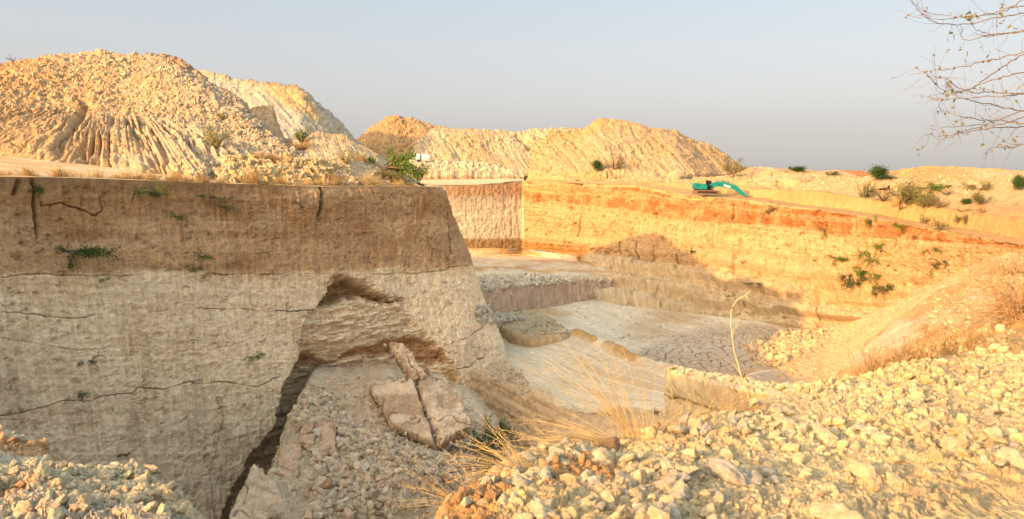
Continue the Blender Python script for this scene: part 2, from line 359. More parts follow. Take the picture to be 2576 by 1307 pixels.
mid = (crest+ter)/2; mid[:, 2] += .5
bk = crest+np.array([-6, 24, 0]); bk[:, 2] = crest[:, 2]*.25; bk2 = crest+np.array([-9, 40, 0]); bk2[:, 2] = -1.5
lowu = low.copy(); lowu[:, 2] -= 1.2; lowu[:, 1] -= 1.2
G = grid([bk2, bk, crest, mid, ter2, ter, low, lowu], 900, [30, 50, 110, 120, 12, 190, 8], blur=4)
px, py, _ = proj(G); n = normals(G)
vv = np.linspace(0, 1, G.shape[0])[:, None]+px*0
tline = np.interp(px, [0, 130, 190, 300, 400, 480, 560, 640, 760], [262, 262, 285, 280, 288, 300, 330, 370, 425])
fluted = ss(-4, 14, py-tline+fbm(N3(G, .2), 3, 90)*12)
uu = (px-300)/(1+np.clip(py-270, 0, 200)/95.)             # gullies fan out downhill
uv = np.stack([uu/9.5, vv*2.2, vv*0], -1); fan = 1-np.abs(fbs(uv+vn(N3(G, .3), 3)[..., None]*.35, 2, 91))*2
fl2 = fbs(np.stack([uu/2.8, vv*4, vv*0+4], -1), 4, 92, .65)
amt = np.interp(px, [0, 120, 200, 450, 650, 800], [.35, .45, 1, 1, .6, .2])
h = fluted*(fan*-1.0*ss(.35, 1., fan)*amt*1.0+fl2*.45*amt)
h += fbm(N3(G, .09), 3, 93)*1.3
d1, r1 = pebbles(G, 1.05, 94); d2_, r2 = pebbles(G, .5, 95)
msk = (1-fluted*.85)*ss(-.35, .2, fbm(N3(G, .12), 3, 96)+.2)
rim_l = ss(.0, .4, fbm(N3(G, .15), 2, 97)+.3*(px > 420))
h += (d1*.40*(1-fluted*.7)+d2_*.9)*np.clip(msk+.35, 0, 1)+fbm(N3(G, 1.1), 4, 98)*.30+fbm(N3(G, 2.2), 3, 99)*.22
clod_ = fbm(N3(G, 1.5), 4, 103, .7)
h *= np.clip(ss(0, .06, vv), 0, 1)
b1 = [(212, 262), (200, 300), (170, 335), (140, 380)]
dd = dpoly(px+vn(N3(G, .4), 4)*6, py, b1); h -= np.exp(-(dd/9)**2)*1.3
left = ss(420, 40, px+fbm(N3(G, .06), 3, 100)*160)
col = cmix(m_pale, m_sand, left)
col = cmix(col, m_or, ss(-.05, .5, fbm(N3(G, .07), 3, 101)+.5*ss(330, 0, px)*ss(300, 170, py)-.12)*.75)
col = cmix(col, m_grey, ss(-.1, .4, fbm(N3(G, .06), 3, 102)+.45*ss(300, 560, px))*.75)
topb = ss(26, 4, py-np.interp(px, [p[0] for p in zip(xs, yc)], yc))*ss(380, 430, px)*ss(560, 450, px); col = cmix(col, [.33, .2, .11], topb*.8)
col *= (1+.25*(r1-.5)*(1-fluted)+.22*(r2-.5)+.22*clod_-.30*ss(.12, .42, fbm(N3(G, 1.6), 4, 104, .65))*(1-fluted*.5))[..., None]  # dark speckles in the colour imitate shading between the clods
col = cmix(col, [.40, .28, .16], np.exp(-(dd/9)**2)*.6)
sheet('hill', lift(G, h, n), E_MID, col)

def mound(name, crest, low, backdy, zb, pal, seed, nu=500, nv=(40, 150), peb=1.2, flute=.6, rough=.5, fl_px=7., mat=None, mid=None, colf=None, backdx=0, dispf=None, kind='structure', extra_low=1.5, **tags):
    cr = row(crest); lo = row(low); bk = cr+np.array([backdx, backdy, 0]); bk[:, 2] = zb
    lu = lo.copy(); lu[:, 2] -= extra_low
    if mid is None: R = [bk, cr, lo, lu]; nvs = [nv[0], nv[1], 6]
    else: R = [bk, cr, row(mid), lo, lu]; nvs = [nv[0], nv[1]//2, nv[1]//2, 6]
    G = grid(R, nu, nvs, blur=3); px, py, D = proj(G); n = normals(G)
    vv = np.linspace(0, 1, G.shape[0])[:, None]+px*0; s = .01*D
    pq = px-(py-350)*np.interp(px, [px[:, 0].mean(), px.mean(), px[:, -1].mean()], [-.5, .5, 1.0])+vn(N3(G, .06), seed+12)*7
    f = fbs(np.stack([pq/fl_px, vv*2.6, vv*0], -1), 4, seed, .65); fr = 1-2*np.abs(fbs(np.stack([pq/fl_px/2.8, vv*1.6, vv*0+3], -1), 2, seed+1))
    h = (f*.35-ss(.5, 1, fr)*.35)*flute*ss(-.3, .3, fbm(N3(G, .03), 2, seed+11)+.1)
    a, r1 = pebbles(G, peb, seed+2); b, r2 = pebbles(G, peb*.45, seed+3)
    pm = ss(-.2, .35, fbm(N3(G, .05), 3, seed+4)+.15)
    h += (a*.7+b*.7)*pm*rough+fbm(N3(G, .06), 3, seed+5)*rough*1.6+fbm(N3(G, .6), 5, seed+6, .65)*.6*rough
    if dispf: h = dispf(h, px, py, G)
    h *= ss(0, .05, vv)
    t = ss(-.35, .4, fbm(N3(G, .04), 4, seed+7)); col = cmix(pal[0], pal[1], t); col = cmix(col, pal[2], ss(.05, .5, fbm(N3(G, .05), 3, seed+8))*.8)
    col = col*(1+.2*(r1-.5)*pm+.14*f+.22*fbm(N3(G, .8), 4, seed+13, .75))[..., None]
    if colf: col = colf(col, px, py, G)
    return sheet(name, lift(G, h, n), mat or E_FAR, col, kind=kind, **tags)
# M2 : grey white mound behind
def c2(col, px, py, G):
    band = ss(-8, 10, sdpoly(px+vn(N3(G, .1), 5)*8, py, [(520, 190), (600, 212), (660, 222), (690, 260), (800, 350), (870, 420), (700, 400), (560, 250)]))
    col = cmix(col, [.42, .38, .325], band*.8); lit = ss(-5, 10, sdpoly(px, py, [(660, 215), (745, 215), (790, 265), (830, 320), (760, 290), (690, 250)])); col = cmix(col, c_yel*1.0, lit*.7)  # grey shaded flank and yellow lit tip put into the colour
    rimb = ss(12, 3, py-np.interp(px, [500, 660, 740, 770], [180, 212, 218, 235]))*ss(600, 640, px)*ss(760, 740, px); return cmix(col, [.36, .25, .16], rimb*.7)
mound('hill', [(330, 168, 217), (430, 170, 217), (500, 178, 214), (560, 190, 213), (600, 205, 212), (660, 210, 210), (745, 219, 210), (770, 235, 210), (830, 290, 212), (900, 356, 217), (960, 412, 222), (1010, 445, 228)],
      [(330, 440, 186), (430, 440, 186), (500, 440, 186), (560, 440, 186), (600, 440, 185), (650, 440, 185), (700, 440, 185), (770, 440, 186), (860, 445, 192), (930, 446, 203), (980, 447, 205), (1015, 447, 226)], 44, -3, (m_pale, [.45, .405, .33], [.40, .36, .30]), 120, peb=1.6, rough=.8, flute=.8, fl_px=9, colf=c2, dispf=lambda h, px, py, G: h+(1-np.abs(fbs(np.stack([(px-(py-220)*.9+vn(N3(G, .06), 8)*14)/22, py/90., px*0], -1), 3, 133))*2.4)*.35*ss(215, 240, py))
# brown earth knob on its flank
mound('hill', [(612, 330, 112), (626, 275, 112), (640, 262, 112), (665, 259, 112), (688, 262, 112), (697, 285, 112), (712, 330, 112), (730, 345, 111)],
      [(600, 335, 108), (625, 335, 107), (645, 340, 106.5), (665, 342, 106), (690, 345, 106), (705, 350, 106), (720, 352, 106), (735, 352, 106)], 8, 2, ([.42, .27, .16], [.50, .34, .2], [.36, .22, .13]), 140, nu=160, nv=(20, 60), peb=.8, rough=.9, flute=.5, mat=E_MID)
# M3 : low gravelly mound, M4 eroded yellow ridge
mound('hill', [(700, 395, 88), (760, 350, 89), (800, 332, 90), (850, 335, 90), (880, 345, 90), (915, 368, 89), (950, 393, 88), (1000, 432, 88), (1045, 466, 88.5)],
      [(690, 440, 77), (740, 445, 77), (780, 448, 77), (830, 452, 78), (880, 455, 78), (920, 460, 80), (960, 464, 81), (1000, 468, 82.5), (1040, 470, 84.5)], 14, -1.5, (m_pale, m_sand, m_grey), 160, nu=400, nv=(30, 130), peb=.9, rough=.6, flute=.35, mat=E_MID)
def d4(h, px, py, G):
    r = fbs(np.stack([(px+(py-400)*-.55+vn(N3(G, .3), 9)*8)/17, py/45, py*0], -1), 3, 181); return h*.6+np.abs(r)*-.9+fbm(N3(G, .9), 4, 182)*.5
def c4(col, px, py, G):
    r = np.abs(fbs(np.stack([(px+(py-400)*-.55+vn(N3(G, .3), 9)*8)/17, py/45, py*0], -1), 3, 181)); return cmix(cmix(col, [.52, .33, .12], ss(-.1, .4, fbm(N3(G, .35), 3, 183))*.7), [.34, .2, .09], ss(.12, 0, r)*0)
mound('hill', [(545, 425, 72), (560, 396, 73), (600, 384, 74), (650, 388, 75), (700, 392, 76), (750, 396, 77), (800, 402, 77), (850, 410, 80), (900, 432, 81.5), (950, 458, 82)],
      [(550, 460, 66), (570, 462, 66), (610, 463, 67), (660, 465, 68), (710, 466, 70), (760, 467, 71.5), (810, 468, 73), (860, 468, 75), (905, 469, 77), (950, 469, 79)], 8, -1, ([.47, .32, .15], m_sand, m_pale), 180, nu=460, nv=(20, 150), peb=.6, rough=.5, flute=.2, mat=E_MID, dispf=d4, colf=c4)

# far mounds
def cF1(col, px, py, G): return cmix(col, m_or, ss(1095, 1060, px)*.3)
mound('hill', [(800, 440, 262), (860, 395, 258), (905, 352, 255), (940, 325, 254), (975, 300, 253), (1020, 300, 253), (1060, 304, 252), (1090, 316, 252), (1150, 322, 254), (1220, 330, 256)],
      [(790, 445, 225), (850, 446, 222), (900, 446, 220), (940, 446, 220), (980, 446, 220), (1020, 446, 220), (1060, 446, 220), (1090, 446, 221), (1160, 446, 222), (1240, 446, 224)], 50, -4, (m_sand, m_or, m_pale), 200, peb=2, rough=.9, flute=.7, colf=cF1)
def cF2(col, px, py, G): return cmix(col, [.50, .40, .27], ss(-.4, .3, fbm(N3(G, .03), 2, 222)+.4*ss(1200, 1300, px)*ss(1480, 1400, px))*.6)
def dF2(h, px, py, G):
    w_ = ss(12, 0, np.abs(px-np.interp(py, [335, 370, 430], [1300, 1335, 1395]))-np.interp(py, [335, 400], [4, 12]))
    rq = fbs(np.stack([(px-(py-330)*.75+vn(N3(G, .05), 8)*14)/24, py/90., px*0], -1), 3, 233); rr_ = 1-np.abs(rq)*2.4; return h+rr_*.5*ss(325, 345, py)-w_*2.8*ss(335, 350, py)
mound('hill', [(1030, 400, 232), (1060, 350, 238), (1095, 321, 243), (1150, 320, 244), (1210, 322, 245), (1270, 328, 246), (1320, 326, 247), (1380, 326, 248), (1440, 328, 250), (1500, 330, 252), (1560, 345, 256)],
      [(1010, 430, 222), (1040, 432, 221), (1080, 434, 221), (1140, 436, 221), (1200, 438, 222), (1260, 438, 223), (1320, 438, 224), (1390, 438, 226), (1450, 438, 228), (1510, 438, 230), (1560, 438, 232)], 50, -4, ([.48, .36, .215], m_sand, m_pale), 220, nu=650, peb=1.6, rough=.7, flute=.7, fl_px=7, colf=cF2, dispf=dF2)
def cF3(col, px, py, G):
    g = ss(16, -4, np.abs(px-np.interp(py, [325, 400], [1660, 1735]))-20)*ss(320, 335, py)*ss(420, 380, py); return cmix(cmix(col, c_sand, np.full_like(px, .3)), [.40, .29, .18], g*.7)
mound('hill', [(1330, 345, 246), (1400, 330, 246), (1462, 327, 245), (1508, 302, 246), (1560, 306, 246), (1600, 313, 247), (1650, 322, 248), (1700, 326, 249), (1730, 342, 250), (1765, 362, 252), (1810, 385, 255), (1850, 412, 258), (1880, 438, 260)],
      [(1330, 440, 222), (1400, 440, 214), (1455, 440, 209), (1510, 440, 204), (1560, 440, 203), (1600, 440, 202), (1650, 440, 202), (1700, 440, 203), (1740, 440, 206), (1780, 440, 212), (1820, 440, 220), (1860, 440, 235), (1885, 441, 250)], 50, -4, (m_sand, m_or*1.1, m_pale), 240, nu=650, peb=1.8, rough=.9, flute=.6, fl_px=6, colf=cF3, dispf=lambda h, px, py, G: h+(1-np.abs(fbs(np.stack([(px-(py-310)*.8+vn(N3(G, .05), 8)*14)/21, py/80., px*0], -1), 3, 253))*2.4)*.35*ss(305, 330, py))
mound('hill', [(1710, 380, 268), (1740, 362, 268), (1765, 355, 268), (1800, 370, 268), (1830, 392, 268), (1860, 418, 268), (1885, 440, 268)], [(1700, 442, 245), (1740, 442, 244), (1770, 442, 244), (1800, 442, 244), (1840, 442, 246), (1870, 442, 250), (1890, 442, 256)], 30, -4, (m_sand, m_pale, m_sand), 260, nu=200, nv=(20, 60), peb=1.5, rough=.4, flute=.5)
# ---- FAR RIGHT WALL of the pit ---------------------------------------
wx = [1020, 1150, 1240, 1313, 1322, 1395, 1460, 1470, 1600, 1730, 1800, 1870, 1981, 2069, 2180, 2304, 2392, 2480, 2576, 2720]
ytop = [465, 467, 464, 456, 456, 458, 462, 463, 467, 490, 497, 502, 519, 528, 545, 570, 583, 601, 618, 640]
Dtop = [199, 205, 210, 215, 213, 206, 200, 197, 186, 172, 165, 159, 148, 140, 130, 118, 108, 98, 88, 76]
ym = [540, 540, 540, 535, 535, 545, 550, 550, 556, 570, 590, 612, 640, 652, 670, 680, 690, 695, 700, 705]
yb = [612, 612, 612, 612, 612, 622, 636, 640, 650, 668, 682, 700, 730, 745, 760, 765, 770, 775, 780, 790]
kz = [1.2]*7+[3, 8, 9, 9, 8, 7, 6, 5, 4, 4, 4, 4, 4]
zb = [-19.5, -19.5, -19.5, -19.5, -19.6, -20.5, -21.8]+[-28.6]*13
top = np.array([PX(x, y, D) for x, y, D in zip(wx, ytop, Dtop)])
m1 = np.array([PX(x, y, D-k*.35-.6) for x, y, D, k in zip(wx, ym, Dtop, kz)])
m2 = np.array([PX(x, y, D-k-1.6) for x, y, D, k in zip(wx, yb, Dtop, kz)])
bt = []
for x, D, z, k, p in zip(wx, Dtop, zb, kz, m2):
    if k < 2: bt.append((p[0], p[1]-.3, p[2]-1.5))
    else:
        D2 = p[1]-(9 if x < 1700 else 7 if x < 2000 else 5)*abs(z-p[2])/9; bt.append((p[0]*D2/p[1]-0, D2, z))
yb2 = [0]*7+[768, 790, 797, 803, 812, 832, 846, 850, 850, 850, 850, 850, 850]
for i_ in range(7, 14): bt[i_] = PZ(wx[i_], yb2[i_], -28.6)
bt = np.array(bt); m3 = m2*.55+bt*.45
G = grid([top, m1, m2, m3, bt], 1500, [90, 130, 70, 70], smooth_u=False, blur=3)
px, py, D = proj(G); n = normals(G, (-.6, -.7, .2)); S = np.cumsum(np.linalg.norm(np.diff(G[0], axis=0, prepend=G[0][:1]), axis=1))[None, :]+px*0
ytl = np.interp(px, wx, ytop)
dep = py-ytl
lo_ = ss(0, 60, py-np.interp(px, [1470, 1700, 1981, 2100], [600, 640, 700, 745]))
gr = fbs(np.stack([S*1.0, G[..., 2]*.10, S*0], -1), 3, 301)
fw = np.where(px < 1318, .15, 1.)
h = gr*.42*np.where(px < 1318, .95, np.where(px < 1470, .5, 1.0))
stq = py-np.interp(px, [1313, 1470, 1800, 2100, 2480], [0, 6, 45, 95, 150])
st = fbs(np.stack([S*.015, stq/9., S*0], -1), 4, 303)
h += st*(.25+.75*lo_)*.55
h += fbm(N3(G, .05), 3, 304)*2.0*ss(1480, 1560, px)+fbm(N3(G, .35), 4, 305)*.28*ss(1470, 1500, px)+fbm(N3(G, 1.0, 1.6), 4, 306, .7)*.5
step = np.abs(((stq+vn(N3(G, .05), 7)*10) % 46)/46-.5)*2; h += (ss(.35, .75, step)-.5)*2.2*lo_
# little collapsed hollows in the lower wall
for sx, sy, rx, ry, a in ((1800, 745, 55, 38, 2.2), (1920, 760, 30, 30, 1.6), (2065, 735, 26, 26, 1.8), (2010, 710, 20, 18, .8), (2225, 770, 40, 40, 1.0), (1870, 600, 60, 20, .8)):
    h -= np.exp(-((px-sx)/rx)**4-((py-sy)/ry)**4)*a
h = np.where(px < 1318, fbs(np.stack([S*1.6, G[..., 2]*.25, S*0], -1), 4, 322, .7)*.16+fbm(N3(G, 1.2), 3, 323)*.16, h)
h *= ss(0, .02, np.linspace(0, 1, G.shape[0]))[:, None]*.9+.1
# colours
c_litpale = np.array([.52, .325, .16])
col = cmix(c_litpale, [.54, .355, .19], ss(-.3, .4, fbm(N3(G, .08), 3, 310)+.4*st))
otop = np.interp(px, [1020, 1230, 1322, 1470, 1600, 1730, 1870, 1981, 2128, 2275, 2392, 2480, 2576], [467, 466, 470, 468, 472, 500, 512, 524, 541, 568, 590, 605, 620])
obot = np.interp(px, [1020, 1150, 1230, 1313, 1470, 1600, 1730, 1870, 1981, 2128, 2275, 2392, 2480, 2576], [478, 487, 505, 505, 515, 535, 550, 565, 571, 595, 602, 612, 617, 630])
w1 = fbm(N3(G, .1), 4, 311)*9+fbm(N3(G, .6), 3, 319)*5
ob = ss(-3, 3, py-otop+w1*.4)*ss(5, -5, py-obot+w1)
tex = fbm(N3(G, .5), 4, 312)
oc = cmix([.52, .27, .115], [.40, .145, .05], ss(-.3, .35, tex+.3*fbm(N3(G, .06), 2, 313)+.25*ss(1500, 2000, px)*ss(0, 25, py-otop)))
oc = cmix(oc, [.62, .36, .16], ss(490, 470, py)*ss(1600, 1330, px)*ss(1318, 1325, px)*.3)
midy = ss(6, -3, np.abs(py-np.interp(px, [1320, 1400, 1470, 1600], [482, 488, 487, 500])+w1*.5))*ss(1318, 1330, px)*ss(1700, 1500, px); oc = cmix(oc, c_yel, midy*.75)
col = cmix(col, oc, ob*.95)
up = ss(1, -4, py-otop+w1*.4); col = cmix(col, [.62, .40, .2], up*.8)
pk = ss(.1, .5, fbm(N3(G, .04, .1), 3, 314))*ss(0, 20, py-obot); col = cmix(col, [.52, .30, .15], pk*.35); lyr = fbs(np.stack([S*.004, (py-np.interp(px, [1320, 1600, 1981, 2480], [500, 535, 590, 617]))/14., S*0], -1), 3, 320, .7)*ss(1316, 1324, px); col = cmix(col, [.46, .27, .13], ss(.0, .35, lyr)*.75); h += lyr*.45
shl = ss(1322, 1312, px); scol = cmix([.68, .55, .37], [.46, .27, .14], ss(506, 492, py+w1*1.3)*ss(1040, 1160, px)); scol = cmix(scol, [.52, .38, .26], ss(.1, .5, gr)*.3); scol = cmix(scol, [.50, .36, .24], ss(.0, .4, fbs(np.stack([S*.02, G[..., 2]*.8, S*0], -1), 3, 324))*.5)
col = cmix(col, scol, shl)
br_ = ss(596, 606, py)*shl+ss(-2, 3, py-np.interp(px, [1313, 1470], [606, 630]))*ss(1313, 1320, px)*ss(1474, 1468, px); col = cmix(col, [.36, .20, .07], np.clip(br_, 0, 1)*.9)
col = cmix(col, [.56, .43, .27], lo_*.8*ss(1468, 1480, px)); col = cmix(col, [.33, .21, .11], lo_*ss(.2, .6, st)*.6)
col = cmix(col, c_pale*.95, ss(0, 60, py-np.interp(px, [1470, 1700, 2000], [690, 755, 800]))*.6*ss(2050, 1950, px))
c1 = np.exp(-(dpoly(px, py, [(1463, 462), (1464, 520), (1460, 560), (1452, 595)])/1.6)**2); h -= c1*.8; col = cmix(col, [.25, .13, .06], c1*.5)
for pts in ([(1838, 512), (1840, 530), (1835, 548)], [(2250, 600), (2254, 640)], [(2075, 560), (2060, 600)], [(2195, 700), (2215, 740), (2216, 775)], [(2195, 710), (2196, 745)], [(2232, 710), (2230, 735)], [(2055, 760), (2050, 790)], [(1700, 640), (1702, 670)], [(1600, 610), (1603, 650)], [(1640, 615), (1642, 660)], [(1560, 610), (1562, 640)]):
    g = np.exp(-(dpoly(px, py, pts)/1.9)**2); h -= g*1.1; col = cmix(col, [.2, .11, .05], g*.6)
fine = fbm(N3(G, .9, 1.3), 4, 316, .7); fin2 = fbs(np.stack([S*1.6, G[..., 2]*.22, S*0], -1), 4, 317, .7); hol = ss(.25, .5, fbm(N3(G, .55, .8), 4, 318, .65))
h -= hol*.5*fw; col *= (1+.09*st+.16*fine*fw+.26*fin2*(.8-.1*shl)-.24*hol*fw)[..., None]  # darker soil tone in hollows also stands in for relief shading
col = col*[.93, .97, 1.0]
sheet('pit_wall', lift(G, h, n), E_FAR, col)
wall_top = top

# ---- bench with the excavator, pale wall above it, light berm -----------
bx = [1315, 1395, 1470, 1600, 1700, 1760, 1810, 1870, 1981, 2069, 2180, 2304, 2392, 2480, 2576, 2720]
tb = np.array([PX(x, np.interp(x, wx, ytop), np.interp(x, wx, Dtop)) for x in bx])
wd = np.interp(bx, [1315, 1600, 1700, 1760, 1870, 1981, 2200, 2480, 2720], [1, 2, 5, 9, 9, 7, 5, 5, 5])
dirn = np.array([.80, .60, 0])
b1 = tb+dirn*wd[:, None]; b1[:, 2] = tb[:, 2]+np.interp(bx, [1315, 1700, 1870, 2720], [.2, .5, -.1, .3])
yA = np.interp(bx, [1315, 1470, 1600, 1700, 1870, 1981, 2107, 2210, 2327, 2415, 2576, 2720], [452, 457, 458, 462, 478, 480, 495, 510, 522, 537, 556, 572])
bx1, _, _ = proj(b1)
aw = []
for i, (x, y) in enumerate(zip(bx1, yA)):
    aw.append(PX(x, min(y, proj(b1[i])[1]-1), b1[i][1]+1.8))
aw = np.array(aw)
ybr = np.interp(bx1, [1315, 1480, 1600, 1750, 1870, 1990, 2110, 2260, 2400, 2576, 2720], [431, 438, 441, 446, 437, 437, 444, 455, 458, 474, 480])
b2 = np.array([PX(x+18, y+2, a[1]+10) for x, y, a in zip(bx1, ybr+.45*(yA-ybr), aw)])
b3 = np.array([PX(x+26, y, a[1]+20) for x, y, a in zip(bx1, ybr, aw)])
b4 = b3+dirn*26; b4[:, 2] = b3[:, 2]-2.5
G = grid([tb, b1, aw, b2, b3, b4], 1400, [50, 60, 60, 50, 30], smooth_u=True, blur=2)
G[:, :, 0] += 0
px, py, D = proj(G); n = normals(G, (-.3, -.4, 1)); vr = np.arange(G.shape[0])[:, None]+px*0
w_wall = ss(48, 56, vr)*ss(112, 106, vr)
h = w_wall*(fbs(N3(G, 1.2, .15), 3, 401)*.15+fbm(N3(G, .3), 3, 402)*.25)
berm = ss(112, 124, vr); pb, r1 = pebbles(G, 1.1, 403); pb2, r2 = pebbles(G, 8, 404)
h += berm*(pb*(.25+.5*ss(1950, 1850, px))+fbm(N3(G, .09), 3, 405)*1.6+pb2*.12)+fbm(N3(G, .5), 3, 406)*.12
h *= ss(0, 6, vr)
col = cmix([.56, .36, .15], [.60, .41, .18], ss(-.3, .3, fbm(N3(G, .1), 3, 407)))
col = cmix(col, [.60, .46, .25], berm*.85); col = cmix(col, [.58, .36, .17], (1-w_wall)*(1-berm)*.7)
rr = ss(2330, 2480, px)*berm*ss(165, 120, vr); col = cmix(col, [.60, .34, .16], rr*.8)
lc = np.exp(-((vr-110)/3.5)**2)*ss(1850, 1900, px); col = cmix(col, [.40, .26, .13], lc*.5*(.6+.5*vn(N3(G, .5), 9))); col = col*[.80, .78, .80]
sheet('ground', lift(G, h, n), E_FAR, col)

# ---- upper strip above the shaded far wall, with rubble berm ------------
sx_ = [960, 1040, 1120, 1200, 1260, 1290, 1318]
def rr_(ys, Ds): return np.array([PX(x, y, D) for x, y, D in zip(sx_, ys, Ds)])
s0 = rr_([464, 465, 466, 465, 460, 457, 456], [196, 200, 203.5, 208, 211, 213.5, 215])
s1 = rr_([461, 460, 459, 457, 454, 453, 453], [205, 209, 212, 215, 217, 218, 218.5])
s2 = rr_([452, 451, 451, 450, 449, 450, 451], [206, 210, 213, 216, 218, 219, 219.5]); s2 = rr_([452, 452, 452, 451, 450, 450, 451], [206.5, 210.5, 213.5, 216.5, 218.5, 219.5, 220])
s3 = rr_([431, 430, 430, 431, 435, 442, 448], [209, 213, 216, 219, 221, 221, 221])
s4 = rr_([416, 406, 405, 408, 420, 432, 444], [214, 218, 221, 224, 225, 225, 225])
s5 = s4+np.array([4, 10, -2.])
G = grid([s0, s1, s2, s3, s4, s5], 420, [16, 14, 50, 40, 14]); px, py, D = proj(G); vr = np.arange(G.shape[0])[:, None]+px*0; n = normals(G, (.3, -.6, .5))
S = np.cumsum(np.linalg.norm(np.diff(G[0], axis=0, prepend=G[0][:1]), axis=1))[None, :]+px*0; sw = ss(28, 33, vr)*ss(82, 78, vr)
g1 = fbs(np.stack([S*1.1, G[..., 2]*.1, S*0], -1), 3, 421); pb, r1 = pebbles(G, 1.2, 422)
h = sw*g1*.6+ss(78, 84, vr)*(pb*1.0+fbm(N3(G, .3), 3, 423)*.6)
col = cmix([.58, .42, .27], [.42, .25, .14], ss(442, 447, py+g1*3)*sw); col = cmix(col, c_pale, ss(78, 84, vr)); col = cmix(col, c_pale, ss(30, 26, vr))
sheet('ground', lift(G, h, n), E_FAR, col)

# far plain
th = np.linspace(-62, 62, 160); R_ = [150, 190, 235, 300, 420, 700, 1500, 4000, 12000]
zfar = [-6.0, -5.0, -4.2, -4.2, -4.2, -5, -8, -18, -45]
G = np.array([[(r*math.tan(math.radians(t)), r, z) for t in th] for r, z in zip(R_, zfar)])
G = grid(list(G[2:]), 400, [20]*6, smooth_u=False)
sheet('ground', G+np.stack([G[..., 0]*0, G[..., 0]*0, fbm(N3(G, .02), 4, 430)*.6], -1), E_FAR, cmix(c_sand, c_yel, ss(-.3, .3, fbm(N3(G, .01), 3, 431))))
# low dunes behind the berm on the right
for k, (cr, lo, pal, sd_) in enumerate([
    ([(1840, 436, 232), (1870, 424, 236), (1910, 422, 238), (1960, 424, 240), (2010, 428, 240), (2060, 432, 240), (2110, 440, 238), (2150, 446, 236)], 452, (c_yel, c_sand, c_pale), 500),
    ([(2060, 440, 262), (2095, 434, 265), (2105, 429, 265), (2130, 429, 265), (2165, 430, 265), (2200, 431, 265), (2230, 436, 263), (2270, 442, 260)], 452, ([.50, .22, .09], [.55, .27, .11], [.6, .34, .15]), 520),
    ([(2200, 438, 205), (2240, 432, 207), (2290, 422, 210), (2325, 416, 212), (2360, 415, 212), (2430, 419, 212), (2500, 421, 210), (2576, 428, 205), (2700, 430, 200)], 470, (c_yel, [.64, .42, .19], [.6, .34, .15]), 540),
    ([(2225, 452, 182), (2270, 440, 184), (2320, 427, 186), (2370, 420, 188), (2430, 421, 188), (2490, 424, 186), (2576, 432, 182), (2700, 440, 178)], 478, (c_yel, c_pale, c_yel), 560),
    ([(2240, 470, 142), (2300, 460, 143), (2360, 453, 143), (2430, 452, 142), (2500, 455, 141), (2576, 460, 139), (2700, 462, 136)], 500, (c_yel, c_sand, c_pale), 580)]):
    mound('hill', cr, [(x, lo if x > 0 else lo, D-14) for x, y, D in cr], 25, -7, [np.array(q_)*.8 for q_ in pal], sd_, nu=420, nv=(20, 60), peb=1.4, rough=.45, flute=.3)
for k, (cx_, cy_, w_, D_) in enumerate([(1540, 438, 60, 206), (1640, 432, 45, 203), (1705, 427, 50, 199), (1950, 440, 130, 176), (2010, 436, 110, 170), (2165, 452, 120, 160)]):
    m_ = 'hill'
    cr = [(cx_-w_/2+i*w_/6, cy_+16*(abs(i-3)/3)**2, D_) for i in range(7)]
    mound(m_, cr, [(x, cy_+20, D_-5.5*(1.05-(abs(i-3)/3)**2)) for i, (x, y, D) in enumerate(cr)], 8, -5, ([.5, .38, .22], [.5, .36, .2], c_pale*.8), 600+k*9, nu=120, nv=(16, 36), peb=.9, rough=.35, flute=.1)

# ---- benches at the far end of the pit ----------------------------------
a0 = [PZ(1020, 625, -20.5), PZ(1150, 625, -20.5), PZ(1313, 626, -20.5), PZ(1470, 648, -22.2), PZ(1560, 640, -22.5)]
a1 = [PZ(1020, 645, -22.5), PZ(1150, 645, -22.5), PZ(1313, 641, -22.5), PZ(1470, 662, -23), PZ(1570, 660, -23)]
a2 = [PZ(1020, 690, -22.7), PZ(1150, 690, -22.7), PZ(1313, 690, -22.7), PZ(1440, 690, -22.9), PZ(1560, 690, -23.5)]
a3 = [PZ(1000, 735, -22.9), PZ(1150, 730, -22.9), PZ(1313, 718, -22.9), PZ(1440, 702, -23), PZ(1540, 712, -25)]
a4 = [(p[0]+.5, p[1]-1.6, -28.2) for p in a3]
G = grid([a0, a1, a2, a3, a4], 420, [24, 50, 40, 50], smooth_u=False, blur=2); px, py, D = proj(G); vr = np.arange(G.shape[0])[:, None]+px*0; n = normals(G, (0, -.6, .6))
face = ss(112, 117, vr); pb, r1 = pebbles(G, 1.1, 700); rub = ss(690, 700, py+fbm(N3(G, .1), 3, 701)*12)*(1-face)
h = face*(fbs(N3(G, 1.4, .15), 3, 702)*.45)+rub*pb*1.3+fbm(N3(G, .2), 4, 703)*.6*(1-face*.5)
ridg = np.exp(-((py-np.interp(px, [1180, 1300, 1420], [680, 676, 668])+fbm(N3(G, .2), 3, 705)*6)/3)**2); h += ridg*.9*(1-face)
col = cmix(c_white*.92, c_sand*.9, ss(-.2, .3, fbm(N3(G*[1, 3.0, 1], .10), 4, 704, .65))); col = cmix(col, c_pale, rub); col = cmix(col, [.50, .37, .28], face*.9); col = cmix(col, [.42, .24, .11], ridg*.5)
col = cmix(col, [.42, .28, .13], ss(634, 626, py)*.8); col = cmix(col, [.56, .45, .30], ss(630, 636, py)*ss(660, 645, py))
col *= (1+.25*(r1-.5)*rub+face*.15*fbs(N3(G, 1.4, .15), 3, 702))[..., None]
sheet('ground', lift(G, h, n), E_FAR, col)

